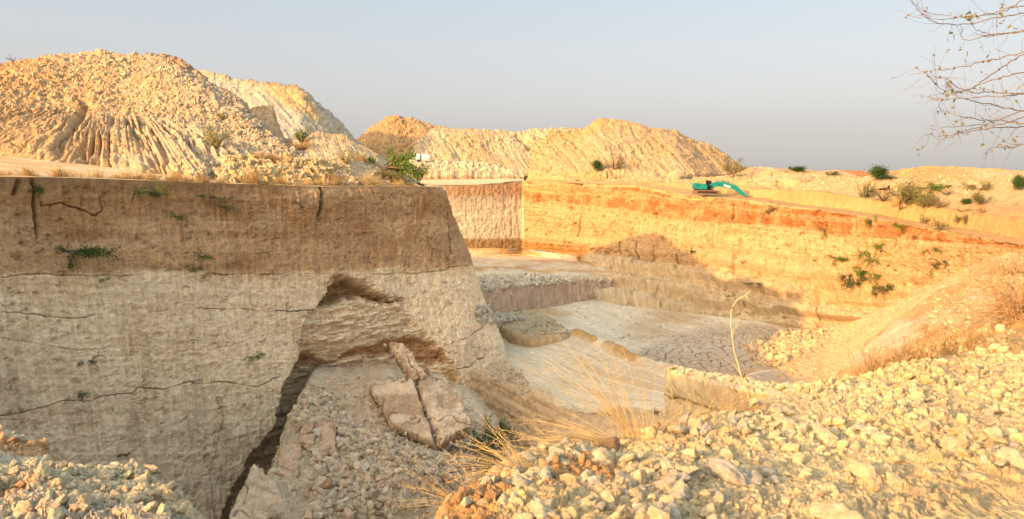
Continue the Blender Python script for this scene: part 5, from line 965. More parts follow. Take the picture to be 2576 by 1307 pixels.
for x, y, w_, h, kind, colr, lab in [
    (545, 374, 56, 66, 'spray', 'yellow', 'yellowish leafy bush standing on the slope of the big spoil mound'), (556, 300, 26, 24, 'shrub', 'dull', 'small dull bush above the yellowish one on the mound slope'), (758, 362, 50, 42, 'spray', 'green', 'tuft of green broom growing out of orange grass between the mounds'), (758, 378, 46, 24, 'spray', 'dry', 'orange dry grass clump under the green broom between the mounds'),
    (870, 412, 42, 38, 'spray', 'yellow', 'pale yellow bush on the low gravel mound'), (962, 450, 46, 30, 'shrub', 'dull', 'dull bush at the toe of the low gravel mound below the acacia'), (1000, 452, 40, 24, 'shrub', 'dull', 'brownish scrub on the rim right below the acacia'), (35, 158, 30, 18, 'bare', 'dull', 'sparse bare bush on the skyline of the big spoil mound at far left'),
    (1503, 430, 38, 34, 'round', 'dark', 'round dark shrub at the foot of the far mounds left of a bare tree'), (1845, 446, 66, 38, 'tree', 'dull', 'forked green tree behind the excavator at the end of the far mound'), (2005, 433, 42, 18, 'round', 'dark', 'dark bush on the skyline between the far mounds and the orange hill'), (1990, 422, 10, 9, 'round', 'dark', 'tiny dark bush alone on the horizon beyond the far mound'), (2090, 441, 34, 14, 'shrub', 'dark', 'low dark scrub left of the orange hill'),
    (2210, 452, 60, 44, 'round', 'dark', 'big round dark green tree on the skyline at right'), (2242, 452, 26, 12, 'shrub', 'dark', 'low green bush at the right foot of the big round tree'), (2178, 498, 46, 56, 'shrub', 'dull', 'tall thin olive bush below the big round tree'), (2222, 508, 44, 44, 'bare', 'dull', 'greyish leafless bush right of the tall olive bush'),
    (2275, 508, 88, 62, 'shrub', 'dull', 'widest olive acacia bush on the berm at right'), (2322, 505, 56, 50, 'acacia', 'dull', 'olive bush joined to the right side of the widest acacia bush'), (2352, 474, 70, 22, 'acacia', 'green', 'flat spreading green bush behind the berm at right'), (2462, 478, 56, 26, 'acacia', 'dull', 'flat grey green bush on the pale dune at right'), (2566, 480, 40, 50, 'round', 'dark', 'dark green tree cut off by the right edge of the picture'),
    (2380, 492, 44, 22, 'bare', 'dull', 'mauve leafless bush between the flat green bushes'), (2335, 522, 46, 40, 'shrub', 'dull', 'thin olive bush standing on the bench lip at right'), (2362, 524, 40, 36, 'bare', 'dull', 'brownish bare bush beside the thin olive one on the bench lip'), (2428, 516, 26, 22, 'round', 'dark', 'small round dark bush with a visible trunk on the orange bank'), (2468, 516, 50, 42, 'shrub', 'dull', 'olive bush on the orange bank at right of the small round one'),
    (2428, 548, 34, 24, 'hang', 'dull', 'drooping bush on the bench lip under the small round bush'), (2420, 534, 34, 12, 'bare', 'dull', 'dry flat scrub on the bench lip above the drooping bush'), (2472, 536, 34, 16, 'bare', 'dull', 'brown scrub on the bench lip near the right edge'), (2332, 555, 26, 34, 'hang', 'dull', 'faint brownish bush hanging on the pale bench wall'), (2366, 578, 32, 40, 'shrub', 'dull', 'olive bush climbing the pale bench wall at right'),
    (1947, 526, 40, 20, 'hang', 'dull', 'low bush on the orange lip right of the excavator'), (2192, 556, 24, 18, 'hang', 'green', 'small green bush at the top of the orange layer'), (2268, 574, 34, 28, 'hang', 'green', 'bright green bush at the top of the orange layer further right'), (2074, 585, 24, 26, 'hang', 'dull', 'dry hanging weed at the bottom of the orange layer'), (2304, 596, 14, 10, 'hang', 'dull', 'tiny weed at the bottom of the orange layer'),
    (2108, 648, 38, 18, 'hang', 'green', 'leftmost shrub on the lit far wall, flat and alone'), (2192, 652, 30, 30, 'hang', 'green', 'topmost shrub of the cluster on the lit far wall'), (2170, 640, 14, 14, 'hang', 'green', 'small tuft left of the topmost shrub of the cluster'), (2180, 684, 38, 28, 'hang', 'green', 'wide shrub in the centre of the cluster on the lit far wall'), (2156, 672, 12, 9, 'hang', 'green', 'tiny tuft left of the centre shrub of the cluster'),
    (2134, 694, 28, 22, 'hang', 'dark', 'lower left shrub of the cluster on the lit far wall'), (2162, 714, 38, 32, 'hang', 'dark', 'lowest and darkest shrub of the cluster on the lit far wall'), (2186, 702, 26, 18, 'hang', 'dark', 'shrub at the lower right of the cluster'), (2211, 694, 24, 18, 'hang', 'green', 'single small shrub right of the cluster on the lit far wall'), (2238, 728, 44, 34, 'hang', 'dark', 'dark shrub with a side branch low on the lit far wall'),
    (2216, 620, 28, 16, 'hang', 'green', 'small shrub high on the lit far wall under the orange layer'), (2222, 630, 14, 8, 'hang', 'dull', 'tiny weed beneath the small high shrub'), (2366, 634, 32, 24, 'hang', 'green', 'upper of the two shrubs near the right end of the lit far wall'), (2368, 664, 32, 26, 'hang', 'dark', 'lower of the two shrubs near the right end of the lit far wall'), (2334, 634, 18, 10, 'hang', 'dull', 'little weed left of the two shrubs near the right end of the wall'),
    (2255, 684, 14, 14, 'bare', 'dull', 'brown dry sprig on the lit wall right of the cluster'), (2232, 672, 14, 10, 'bare', 'dull', 'thin dry sprig above the single small shrub'), (2202, 740, 12, 8, 'hang', 'dark', 'speck of a shrub under the lowest of the cluster'), (1745, 632, 14, 10, 'hang', 'dark', 'dark speck of weed near the top of the wall shadow'), (1840, 752, 18, 12, 'hang', 'dark', 'dark tuft in the shaded lower far wall'),
    (1902, 712, 36, 10, 'hang', 'dull', 'flat tuft on the ledge at the edge of the wall shadow'), (1868, 664, 16, 16, 'bare', 'dull', 'dry weed on the lit wall just above the shadow'), (1955, 630, 12, 10, 'bare', 'dull', 'small dry weed in the upper lit wall'), (1652, 1036, 14, 14, 'hang', 'dark', 'dark weed on the shaded end of the spur wall'), (1700, 930, 18, 9, 'hang', 'green', 'little green weed on the tip of the spur wall'),
    (1985, 985, 34, 16, 'hang', 'green', 'green weed on top of the spur wall near the bank'), (1870, 952, 34, 30, 'bare', 'dull', 'thin dry bush on top of the spur wall'), (2050, 660, 14, 16, 'bare', 'dull', 'twiggy weed on the lit wall left of the flat shrub')]:
    nm = 'tree' if 'tree' in lab.split(' on ')[0] else 'shrub'
    plant(x, y, w_, kind, colr, lab, nm, h=h, name=nm)
plant(965, 425, 112, 'acacia', 'green', 'bright green spreading acacia bush on the gravel mound between the two groups of mounds', 'tree', h=64, name='acacia_tree', D=84)
plant(1548, 428, 58, 'bare', 'dull', 'leafless pale tree with twisted limbs in front of the far mounds', 'tree', h=52, name='bare_tree', stem=M_PALEBARK)
# dry reed bed low in the pit
e = hit(1235, 1180, 6, 25)
for k, (x, y, w_, h) in enumerate([(1222, 1150, 100, 110), (1262, 1125, 90, 70), (1240, 1200, 84, 90)]):
    plant(x, y, w_, 'spray', 'dark', ['dark green reeds at the foot of the tilted slabs behind the dry grass', 'dark reeds against the foot of the ramp bank behind the dry grass', 'lowest clump of dark reeds behind the dry grass'][k], 'reeds', h=h, name='reeds', dmin=25)

# ---- dry grass --------------------------------------------------------------
def blades(mb, base, n, L, r, lean, wid, spread, curve=.5, az=None, head=True, a0=.0):
    for _ in range(n):
        a = r.uniform(0, 6.28) if az is None else az+r.normal()*.5; tl = abs(r.normal())*lean+.1; l = L*r.uniform(.45, 1.1)
        p = np.array(base)+[np.clip(r.normal()*.6, -1, 1)*spread, np.clip(r.normal()*.6, -1, 1)*spread*.6, -spread*.5]; l += spread*.5; pts = []; ang = tl*.4+a0*r.uniform(.3 if a0 < 1.25 else .72, 1); m = 8
        for k in range(m):
            pts.append(p.copy()); ang += tl*curve/m*1.6; p = p+np.array([math.cos(a)*math.sin(ang), math.sin(a)*math.sin(ang), math.cos(ang)])*l/m
        mb.add(*tube(pts, np.linspace(wid, wid*.35, m), 3))
        if head and r.random() < .5:
            for k in range(6):
                q = pts[-1-k//3]+(pts[-2]-pts[-1])*r.uniform(-.4, .6); d = np.array([r.normal(), r.normal(), r.normal()+.3])*l*.03; mb.add(*tube([q, q+d], [wid*.7, wid*.3], 3))
def ico_root(s, w_):                                          # the root crown that holds the blades together
    V, F = tube([(0, 0, -s*.62), (0, 0, -s*.5), (0, 0, -s*.45)], [s*.9, s*1.1, s*.2], 10); return V*[1, .7, 1], F
L_ROOT = 1
def tuft(p, n, L, lean, wid, spread, label, seed, mat=None, az=None, curve=.5, group=None, name='grass_tuft', cat='grass tuft', a0=0.):
    r = np.random.default_rng(seed); mb = MB(); mb.add(*ico_root(spread, wid)); blades(mb, (0, 0, 0), n, L, r, lean, wid, spread, curve, az, True, a0); o = mb.build(name, mat or F_GOLD); o.location = tuple(p); return tag(o, label, cat, group)
def FP(x, y): return pick(FG, x, y, 60)
GR = [(1560, 1122, .1, 56, 1.0, .4, .0034, .06, 'big golden grass clump fanning out left over the pit', math.pi*.98, .7, 1.45, F_GOLD),
 (1600, 1110, .15, 16, .75, .45, .0030, .12, 'tall thin straw stalks standing behind the orange soil mound', math.pi*.75, .6, .3, F_GOLD), (1680, 1092, .2, 16, .55, .5, .0030, .16, 'dense dry grass at the left end of the bank crest', None, .6, .2, F_GOLD),
 (1740, 1078, .2, 20, .55, .7, .0024, .18, 'sprawling straw beside the cream boulder on the crest', .2, .6, .4, F_GOLD), (1830, 1046, .25, 26, .40, .6, .0024, .20, 'brown tangled grass left of the foot of the bare sapling', None, .6, .2, F_DRY),
 (1900, 1033, .25, 22, .34, .8, .0024, .22, 'brown grass between the bare sapling and the wide boulder', None, .6, .3, F_DRY), (1330, 1188, .06, 60, .55, .6, .0026, .10, 'short straw hanging left below the orange soil mound', math.pi, .6, 1.2, F_GOLD),
 (1215, 1280, .06, 50, .60, .6, .0026, .10, 'straw tuft leaning left at the very foot of the bank', math.pi*1.02, .8, 1.2, F_GOLD), (1600, 1104, .12, 18, 1.1, .3, .0036, .04, 'long arching grass stems reaching far left above the slump', math.pi*.93, .6, 1.0, F_GOLD),
 (1450, 1150, .1, 36, .65, .5, .0030, .09, 'low straw spreading left from the knobbly boulder', math.pi, .7, 1.3, F_GOLD)]
for k, (x, y, dy, n, L, lean, wid, spr, lab, az, cu, a0, mt) in enumerate(GR): tuft(FP(x, y)+[0, dy, 0], n, L, lean, wid, spr, lab, k+1, mt, az, cu, a0=a0)
rg = np.random.default_rng(8)
for k, (x, y, n, L, md) in enumerate([(2300, 905, 120, .9, 'thick'), (2230, 925, 90, .8, 'leaning'), (2380, 880, 110, .9, 'brown'), (2350, 850, 80, .7, 'flattened'), (2440, 868, 80, .7, 'thin'), (2180, 950, 70, .7, 'dark gold'), (2480, 858, 60, .6, 'short')]):
    for q_ in range(9):
        p = hit(x+rg.normal()*26, y+rg.normal()*9, 5, 9); lab_ = f'{md} brown grass tufts behind the bank skyline, {["in the middle", "left of the middle", "below the big pale boulder", "beside the bare bush", "near the round orange boulder", "at the left end", "furthest to the right"][k]}'; tuft(p, n//5, L*rg.uniform(.4, .75), .9, .0045, .10, lab_, 50+k*10+q_, F_DRY, group=lab_)
# grass along the rim of the left cliff
H0 = G2[2]; xs_, ys_, _ = proj(H0)
words = ['at the far left', 'at the left', 'left of the green rim shrub', 'around the green rim shrub', 'between the two rim shrubs', 'below the yellow bush', 'left of the notch', 'at the vertical notch', 'right of the notch', 'below the acacia', 'near the cliff corner']
for k in range(46):
    x = -20+k*23.5+rg.normal()*8; i = int(np.argmin(abs(xs_[:ic]-x))); p = G2[0][i]+np.array([-.5, .5, .0])*rg.uniform(.8, 3.0)
    dense = .35+.65*(rg.random() < .55)+.4*(1 if 640 < x < 1010 else 0); h_ = rg.uniform(.5, 1.15)*dense; b_ = min(10, max(0, int(x/96)))
    tuft(p, int(100*dense)+12, h_, 1.0, .022, .42, f'dry grass tuft on the rim of the left cliff {words[b_]}', 200+k, F_DRY if rg.random() < .5 else F_GOLD, group=f'rim grass {words[b_]}')
for k, (x, y, s_) in enumerate([(1000, 462, 1.3), (840, 462, 1.3), (650, 398, .8), (690, 402, .8), (900, 400, .7), (770, 372, 1.1), (590, 458, .8), (980, 448, 1.0)]):
    p = hit(x, y, 4, 40); tuft(p, 110, s_, .7, .02, .7, ['tall golden tuft near the corner end of the rim', 'tallest golden tuft on the rim right of the notch', 'orange grass on top of the eroded yellow bank, left end', 'orange grass on top of the eroded yellow bank, right end', 'gold grass on the low gravel mound', 'gold tuft beside the green broom', 'gold tuft at the left foot of the eroded bank', 'gold tuft under the dull bush at the mound toe'][k], 300+k, F_DRY)

# ---- bare sapling ------------------------------------------------------------
def px_line(pts, D): return [PX(x, y, D if np.isscalar(D) else d) for (x, y), d in zip(pts, [D]*len(pts) if np.isscalar(D) else D)]
sp_ = empty('bare_sapling', PX(1900, 1046, 7.2), 'bare pale leafless sapling rising from brown grass in front of the pit', 'sapling')
def limb(pts, D, r0, r1, mat, parent, name='branch'):
    P = np.array(px_line(pts, D)); n = len(P); t = np.linspace(0, n-1, n*4); Q = np.stack([np.interp(t, range(n), P[:, i]) for i in range(3)], 1)
    for _ in range(2): Q[1:-1] = (Q[:-2]+2*Q[1:-1]+Q[2:])/4
    Q[1:-1] += np.random.default_rng(int(pts[0][0])).normal(size=(len(Q)-2, 3))*r1*.6
    Q = Q-np.array(parent.location); mb = MB(); mb.add(*tube(Q, np.linspace(r0, r1, len(Q)), 6)); return mb.build(name, mat, parent)
limb([(1902, 1060), (1893, 1030), (1878, 985), (1868, 955), (1852, 900), (1843, 870), (1837, 800), (1842, 770), (1858, 752), (1878, 742), (1888, 730)], 7.2, .011, .004, M_PALEBARK, sp_, 'trunk')
limb([(1840, 842), (1850, 820), (1857, 812)], 7.2, .005, .002, M_PALEBARK, sp_); limb([(1843, 845), (1855, 822), (1862, 800), (1872, 796)], 7.2, .004, .0015, M_PALEBARK, sp_)
limb([(1868, 955), (1885, 942), (1920, 935), (1945, 932)], 7.2, .005, .0015, M_PALEBARK, sp_); limb([(1862, 940), (1845, 915), (1825, 905), (1812, 905)], 7.2, .004, .0015, M_PALEBARK, sp_); limb([(1880, 742), (1878, 752)], 7.2, .003, .001, M_PALEBARK, sp_)

# ---- thorn tree overhanging at the top right ---------------------------------
tt = empty('thorn_tree', (5.6, 5.2, -2.1), 'thorn tree leaning in from the right with bare galled twigs against the sky', 'tree')
trk = MB(); trk.add(*tube(np.array([(5.6, 5.2, -2.3), (5.52, 5.22, -1.6), (5.56, 5.14, -1.0), (5.66, 5.15, -.4), (5.60, 5.2, .2), (5.52, 5.08, .9), (5.55, 5.1, 1.6), (5.42, 5.0, 2.3), (5.36, 5.0, 3.0)])-np.array(tt.location), [.12, .09, .08, .082, .07, .06, .055, .04, .02], 9)); trk.build('trunk', M_BARK, tt)
rt = np.random.default_rng(12); tw = MB(); lf = MB(); gl = MB(); org = np.array(tt.location)
mains = [([(2900, 40), (2740, 60), (2576, 40), (2500, 60), (2420, 78), (2350, 72), (2310, 40), (2290, 5), (2280, -30)], 4.9), ([(2900, 10), (2740, 30), (2576, 20), (2480, 50), (2400, 60), (2340, 62), (2300, 30)], 5.0), ([(2900, 20), (2700, -20), (2610, -20), (2560, 20), (2520, 45), (2460, 53), (2390, 55), (2330, 45), (2290, 10)], 4.8),
         ([(2900, 90), (2700, 100), (2576, 96), (2510, 100), (2470, 110), (2430, 120), (2418, 110), (2420, 80)], 4.7), ([(2900, 70), (2700, 80), (2576, 92), (2500, 105), (2450, 90), (2440, 60)], 5.0), ([(2900, 120), (2720, 130), (2576, 148), (2520, 165), (2460, 180), (2400, 195), (2360, 200), (2345, 195)], 4.9),
         ([(2900, 100), (2740, 120), (2576, 150), (2540, 180), (2500, 205), (2450, 248), (2400, 262), (2370, 255), (2350, 235), (2340, 215), (2300, 190)], 5.0), ([(2900, 180), (2700, 190), (2576, 205), (2520, 215), (2450, 245), (2400, 265), (2360, 262), (2330, 272)], 4.8),
         ([(2900, 200), (2720, 240), (2576, 262), (2520, 270), (2460, 272), (2400, 278), (2350, 280), (2338, 268)], 5.1), ([(2900, 250), (2700, 270), (2576, 265), (2500, 258), (2440, 262), (2400, 240), (2385, 222), (2340, 215)], 4.9),
         ([(2900, 290), (2720, 290), (2576, 300), (2500, 345), (2430, 350), (2370, 355), (2340, 348)], 5.0), ([(2900, 310), (2740, 320), (2576, 322), (2520, 345), (2460, 352), (2410, 372), (2372, 388), (2350, 385)], 4.8), ([(2900, 300), (2700, 325), (2576, 345), (2520, 335), (2460, 335), (2400, 320), (2370, 310), (2362, 300)], 5.1),
         ([(2900, 330), (2740, 340), (2576, 355), (2510, 352), (2440, 366), (2390, 375), (2350, 380), (2330, 370)], 4.9), ([(2900, 280), (2700, 300), (2576, 315), (2530, 300), (2480, 290), (2430, 280), (2395, 265), (2390, 240), (2378, 225)], 4.7), ([(2900, 380), (2760, 390), (2640, 400), (2576, 402), (2540, 398)], 5.0), ([(2900, 340), (2740, 360), (2600, 395), (2540, 410), (2500, 405), (2470, 430)], 4.9)]
for pts, D in mains:
    pts = [(x, y*.93-8) for x, y in pts]
    P = np.array([PX(x, y, D+rt.normal()*.12) for x, y in pts])-org; n = len(P); t = np.linspace(0, n-1, n*5); Q = np.stack([np.interp(t, range(n), P[:, i]) for i in range(3)], 1)
    for _ in range(5): Q[1:-1] = (Q[:-2]+2*Q[1:-1]+Q[2:])/4
    Q[1:-1] += rt.normal(size=(len(Q)-2, 3))*.0035
    zt = Q[0][2]-.5; b0 = np.array([-.02+.02*zt, -.08, zt]); cv = np.array([b0*(1-u)+Q[0]*u+np.array([0, 0, .22*math.sin(u*3.14)]) for u in np.linspace(0, 1, 9)[:-1]]); rad_ = np.concatenate([np.linspace(.022, .0056, 8), np.linspace(.0052, .0009, len(Q))])
    tr_ = MB(); tr_.add(*tube(np.concatenate([cv, Q]), rad_, 6)); tr_.build('branch', M_TWIG, tt)
    for k in range(4, len(Q)-1):
        if rt.random() < .42:
            dr = Q[k]-Q[k-1]; dr /= np.linalg.norm(dr); side = np.array([rt.normal(), rt.normal()*.6, rt.normal()]); d = dr*.6+side*.6; d /= np.linalg.norm(d); l = rt.uniform(.03, .24); pp = [Q[k]]
            for m in range(4): d = d+rt.normal(size=3)*.22; d /= np.linalg.norm(d); pp.append(pp[-1]+d*l/4)
            tw.add(*tube(pp, [.0013, .0011, .0009, .0007, .0005], 3))
            if rt.random() < .5: leaves(lf, np.array(pp[2:]), int(rt.integers(1, 5)), .01, .014, rt, .5)
        if rt.random() < .07:
            V, F = ICO[1]; V2 = V*rt.uniform(.0045, .0085)*(1+.15*fbm(V*3, 2, k))[:, None]+Q[k]; F = np.concatenate([F, F[:, :1]], 1)[:, :3]; gl.add(V2, F)
tw.build('twigs', M_TWIG, tt)['kind'] = 'stuff'; lf.build('leaves', F_DULL, tt)['kind'] = 'stuff'; gl.build('galls', M_GALL, tt)['kind'] = 'stuff'
# ---- dry thorn bush at the right edge ------------------------------------------
def thornbush(pc, rad, n, label, seed, mat=M_TWIG, hz=1.0, thick=.006):
    r = np.random.default_rng(seed); e = empty('thorn_bush', tuple(pc), label, 'thorn bush'); mb = MB(); T_ = []
    for i in range(n):
        a = r.uniform(0, 6.28); d = np.array([math.cos(a), math.sin(a)*.7, r.uniform(.05, 1.6)*hz]); d /= np.linalg.norm(d); p = r.normal(size=3)*.08*rad*[1, 1, 0]; pts = [p]; L = rad*r.uniform(.6, 1.15)
        for k in range(9): d = d+r.normal(size=3)*.22+[0, 0, -.09]; d /= np.linalg.norm(d); p = p+d*L/9; pts.append(p)
        mb.add(*tube(pts, np.linspace(thick*1.4, thick*.35, 10), 4)); T_ += pts[4:]
        for m in range(9):
            q = pts[r.integers(2, 10)]; dd = r.normal(size=3); dd /= np.linalg.norm(dd); l = L*r.uniform(.08, .28); mb.add(*tube([q, q+dd*l*.5+r.normal(size=3)*.01, q+dd*l], [thick*.5, thick*.35, thick*.2], 3)); T_.append(q+dd*l)
    mb.build('branches', mat, e)['kind'] = 'stuff'; fl = MB(); leaves(fl, np.array(T_), n*14, .03*rad, .012*rad, r, .5); fl.build('leaves', F_DRY, e)['kind'] = 'stuff'; return e
M_DRYT = simple('dry_twig_d', (.42, .28, .15), .85, 0, .2, 9)
thornbush(hit(2570, 800, 6, 9), 2.9, 130, 'large tangled leafless thorn bush at the right edge above the rubble bank', 31, simple('dry_twig', (.46, .30, .15), .85, 0, .2, 9), 1.2, .011)
thornbush(hit(2545, 690, 6, 9), 2.6, 80, 'thin brown thorn scrub behind the large thorn bush at the right edge', 32, simple('dry_twig_b', (.44, .27, .13), .85, 0, .2, 9), .8, .012)
thornbush(hit(2330, 828, 6, 9), .6, 22, 'small bare bush at the edge of the right hand slope beside a pale stone', 33, M_DRYT, .5, .008)
thornbush(hit(2280, 915, 6, 9), .5, 22, 'thin twiggy bush rising from the brown grass behind the bank', 34, M_DRYT, 1.4, .004)
thornbush(hit(1880, 1035, 6, 5), .24, 26, 'low tangled brown twigs around the foot of the bare sapling', 35, simple('dry_twig_c', (.5, .33, .15), .85, 0, .2, 9), .6, .0024)
# ---- excavator ------------------------------------------------------------
M_TEAL = simple('teal_paint', (.006, .20, .185), .45, .0, .12, 1.5); M_TEALD = simple('dark_teal_paint', (.006, .12, .10), .5, 0, .1, 2); M_BLK = simple('black_steel', (.02, .018, .018), .6, .2, .2, 2); M_TRK = simple('dusty_track', (.20, .12, .07), .85, .1, .3, 3)  # second teal is a darker paint for grille and cylinders
M_GLS = simple('dark_glass', (.015, .017, .02), .15, 0, .05, 2); M_WHT = simple('white_plate', (.78, .76, .70), .5, 0, .05, 2); M_CHR = simple('steel_rod', (.6, .6, .58), .3, .8, .05, 2); M_BKT = simple('bucket_steel', (.22, .16, .11), .7, .4, .3, 3)
def prism(poly, y0, y1, bev=.03):                         # side outline (x, z) given thickness in y, with bevelled rims
    P = np.array(poly, float); n = len(P); c = P.mean(0); ins = P+(c-P)/(np.linalg.norm(c-P, axis=1, keepdims=True)+1e-9)*bev
    V = np.concatenate([np.stack([Q[:, 0], np.full(n, y), Q[:, 1]], 1) for Q, y in ((ins, y0), (P, y0+bev), (P, y1-bev), (ins, y1))]); F = []
    for k in range(3):
        for i in range(n): j = (i+1) % n; F.append((k*n+i, k*n+j, (k+1)*n+j, (k+1)*n+i))
    return V, F, [list(range(n))[::-1], [3*n+i for i in range(n)]]
def ngon_obj(name, parts, mat, parent):
    V, F, off = [], [], 0
    for v, f, caps in parts:
        V += [tuple(p) for p in v]; F += [tuple(i+off for i in q) for q in f]+[tuple(i+off for i in q) for q in caps]; off += len(v)
    me = bpy.data.meshes.new(name); me.from_pydata(V, [], F); me.update(); me.materials.append(mat); o = bpy.data.objects.new(name, me); C.objects.link(o); o.parent = parent; return o
def box(x0, x1, y0, y1, z0, z1, b=.04): return prism([(x0, z0), (x1, z0), (x1, z1), (x0, z1)], y0, y1, b)
def cyl(p, q, r, ns=8): V, F = tube([p, q], [r, r], ns); return V, [tuple(f) for f in F], [list(range(ns))[::-1], [ns+i for i in range(ns)]]
def wheel(cx, cz, y0, y1, r, ns=14): return prism([(cx+r*math.cos(6.2832*i/ns), cz+r*math.sin(6.2832*i/ns)) for i in range(ns)], y0, y1, .03)
pe = hit(1779, 494, 3, 120); k_ = pe[1]/165*1.1
ex = empty('excavator', tuple(pe+np.array([-.2, .5, .5])), 'teal green crawler excavator parked on the bench with its arm stretched to the right', 'excavator', None, (0, math.radians(1.5), math.radians(-6)), (k_, k_, k_))
S_ = .00748
def cp(cx, cy): return ((cx-780)*S_, (775-cy)*S_)
for s_ in (-1, 1):
    y0, y1 = (-1.45, -.85) if s_ < 0 else (.85, 1.45); z = .40; xa, xb = -2.1, 2.3; L_ = []
    L_ += [(xa+.4*math.cos(a), z+.4*math.sin(a)) for a in np.linspace(math.pi*1.5, math.pi*.5, 8)]+[(xb+.4*math.cos(a), z+.4*math.sin(a)) for a in np.linspace(math.pi*.5, -math.pi*.5, 8)]
    tro = empty('track', (0, 0, 0), None, None); tro.parent = ex
    bel = ngon_obj('belt', [prism(L_, y0, y1, .03)]+[box(x, x+.07, y0-.02, y1+.02, .79, .84, .01) for x in np.arange(xa, xb, .2)], M_TRK, tro)
    ngon_obj('track_frame', [box(xa+.3, xb-.3, y0-.06, y1+.06, .22, .62)], M_BLK, tro)
    for x in (xa, -1.2, -.5, .2, .9, 1.6, xb): ngon_obj('roller', [wheel(x, .40 if x in (xa, xb) else .2, y0-.08, y1+.08, .3 if x in (xa, xb) else .13)], M_TRK, tro)
ngon_obj('boom_foot', [prism([(-.1, 1.0), (1.1, .95), (1.3, 1.5), (.6, 1.9), (-.1, 1.9)], -.5, .42, .05)], M_BLK, ex)
ngon_obj('undercarriage', [box(-1.0, 1.0, -.9, .9, .45, .85), wheel(0, .8, -.5, .5, .3)], M_BLK, ex)
ngon_obj('slew_ring', [(lambda v: v)(box(-.7, .7, -.7, .7, .85, 1.02, .05))], M_BLK, ex)
up = empty('upper_body', (0, 0, 0), None, None); up.parent = ex
ngon_obj('engine_cover', [prism([(-2.0, 1.0), (.0, 1.0), (.0, 1.75), (-.4, 2.1), (-2.0, 2.2)], -1.35, 1.35, .08)], M_TEAL, up)
ngon_obj('counterweight', [prism([(-2.0, .98), (-2.55, 1.0), (-2.72, 1.25), (-2.72, 1.95), (-2.55, 2.22), (-2.0, 2.24)], -1.3, 1.3, .1)], M_TEAL, up)
ngon_obj('grille', [box(-2.2+.1, -1.55, -1.37, -1.35+.0, 1.55, 1.95, .005)]+[box(-2.1, -1.55, -1.385, -1.365, 1.6+.08*i, 1.63+.08*i, .004) for i in range(4)], M_TEALD, up)
ngon_obj('deck', [box(-2.6, 1.25, -1.38, 1.38, .88, 1.0)], M_BLK, up); ngon_obj('exhaust', [cyl((-1.5, .5, 2.1), (-1.5, .5, 2.55), .07)], M_BLK, up)
ngon_obj('handrail', [cyl((-1.9, -1.1, 2.42), (-.6, -1.1, 2.36), .025), cyl((-1.9, -1.1, 2.15), (-1.9, -1.1, 2.42), .025), cyl((-.6, -1.1, 2.05), (-.6, -1.1, 2.36), .025)], M_BLK, up)
cab = empty('cab', (0, 0, 0), None, None); cab.parent = ex
ngon_obj('cab_frame', [prism([(.0, 1.0), (1.25, 1.0), (1.35, 1.6), (1.0, 2.68), (.0, 2.72)], .45, 1.35, .06)], M_BLK, cab); ngon_obj('window', [prism([(.12, 1.55), (1.18, 1.6), (.95, 2.5), (.12, 2.55)], .43, .46, .008)], M_GLS, cab); ngon_obj('roof', [box(-.05, 1.08, .40, 1.40, 2.70, 2.78, .02)], M_BLK, cab)
ngon_obj('boom', [prism([cp(800, 590), cp(840, 530), (cp(950, 455)), cp(1080, 418), cp(1200, 432), cp(1400, 475), cp(1560, 512), cp(1600, 560), cp(1570, 630), cp(1400, 615), cp(1200, 572), cp(1090, 552), cp(980, 568), cp(850, 622)], -.25, .2, .04)], M_TEAL, ex)
ngon_obj('name_plate', [prism([cp(1240, 500), cp(1415, 540), cp(1405, 590), cp(1232, 545)], -.27, -.26, .003)], M_WHT, ex)
for yy in (-.45, .38): ngon_obj('boom_cylinder', [cyl((cp(865, 665)[0], yy, cp(865, 665)[1]), (cp(1010, 560)[0], yy, cp(1010, 560)[1]), .11), cyl((cp(1010, 560)[0], yy, cp(1010, 560)[1]), (cp(1115, 470)[0], yy, cp(1115, 470)[1]), .06)], M_TEAL, ex)
ngon_obj('arm_cylinder', [cyl((cp(1160, 400)[0], 0, cp(1160, 400)[1]), (cp(1400, 450)[0], 0, cp(1400, 450)[1]), .10), cyl((cp(1400, 450)[0], 0, cp(1400, 450)[1]), (cp(1545, 500)[0], 0, cp(1545, 500)[1]), .05)], M_TEALD, ex)
ngon_obj('arm', [prism([cp(1500, 560), cp(1535, 500), cp(1600, 545), cp(1730, 660), cp(1860, 780), cp(1830, 810), cp(1725, 785), cp(1585, 685), cp(1510, 630)], -.2, .18, .03)], M_TEAL, ex)
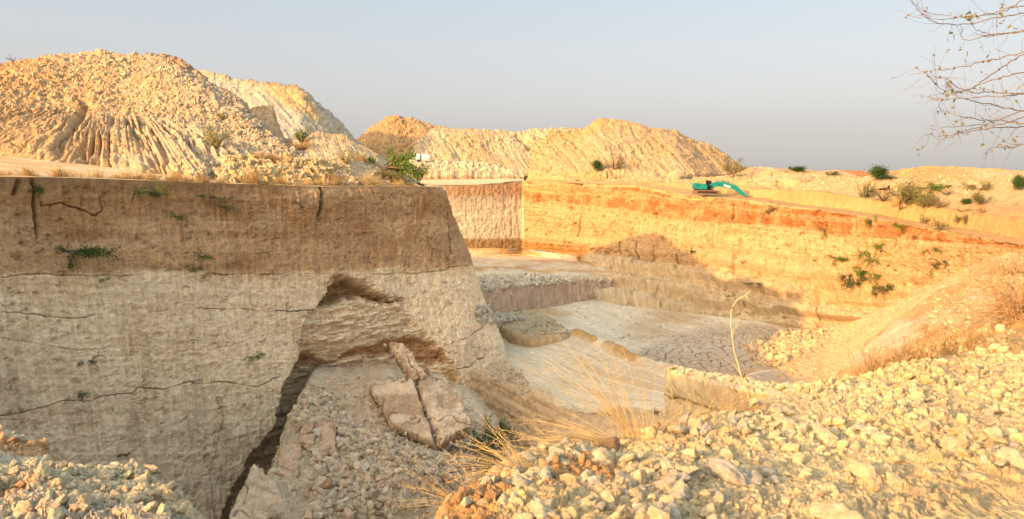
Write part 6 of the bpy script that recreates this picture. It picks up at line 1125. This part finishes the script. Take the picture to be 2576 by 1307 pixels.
ngon_obj('bucket_cylinder', [cyl((cp(1605, 560)[0], 0, cp(1605, 560)[1]), (cp(1730, 665)[0], 0, cp(1730, 665)[1]), .09)], M_TEALD, ex); ngon_obj('piston_rod', [cyl((cp(1730, 665)[0], 0, cp(1730, 665)[1]), (cp(1900, 790)[0], 0, cp(1900, 790)[1]), .055)], M_CHR, ex)
ngon_obj('linkage', [cyl((cp(1900, 790)[0], .1, cp(1900, 790)[1]), (cp(1870, 860)[0], .1, cp(1870, 860)[1]), .05), cyl((cp(1840, 770)[0], -.1, cp(1840, 770)[1]), (cp(1900, 790)[0], -.1, cp(1900, 790)[1]), .05)], M_BLK, ex)
ngon_obj('bucket', [prism([cp(1800, 800), cp(1880, 800), cp(1950, 830), cp(1968, 870), cp(1940, 925), cp(1870, 945), cp(1780, 940), cp(1700, 905), cp(1650, 908), cp(1740, 830)], -.65, .65, .05)]+[prism([cp(1650, 900), cp(1700, 890), cp(1700, 915)], yy, yy+.1, .01) for yy in (-.6, -.3, 0, .3, .5)], M_BKT, ex)

# ---- white rounded tank below the far mounds ----------------------------------
pt = hit(1063, 404, 4, 150)
tk = empty('tank', tuple(pt+np.array([0, 0, -.3])), 'white rounded tank with a blue stripe standing below the far mounds behind the berm', 'tank', None, (0, math.radians(8), math.radians(15)))
V, F = tube([(-1.9, 0, 1.0), (-1.7, 0, 1.0), (1.7, 0, 1.0), (1.9, 0, 1.0)], [.7, 1.05, 1.05, .7], 20); ngon_obj('shell', [(V, [tuple(f) for f in F], [list(range(20))[::-1], [60+i for i in range(20)]])], M_WHT, tk)
V, F = tube([(-1.0, 0, 1.0), (-.6, 0, 1.0)], [1.07, 1.07], 20); ngon_obj('stripe', [(V, [tuple(f) for f in F], [list(range(20))[::-1], [20+i for i in range(20)]])], simple('blue_paint', (.05, .14, .28), .5), tk)
ngon_obj('stand', [box(-1.4, -1.1, -.7, .7, -.3, .5), box(1.1, 1.4, -.7, .7, -.3, .5)], M_BLK, tk)
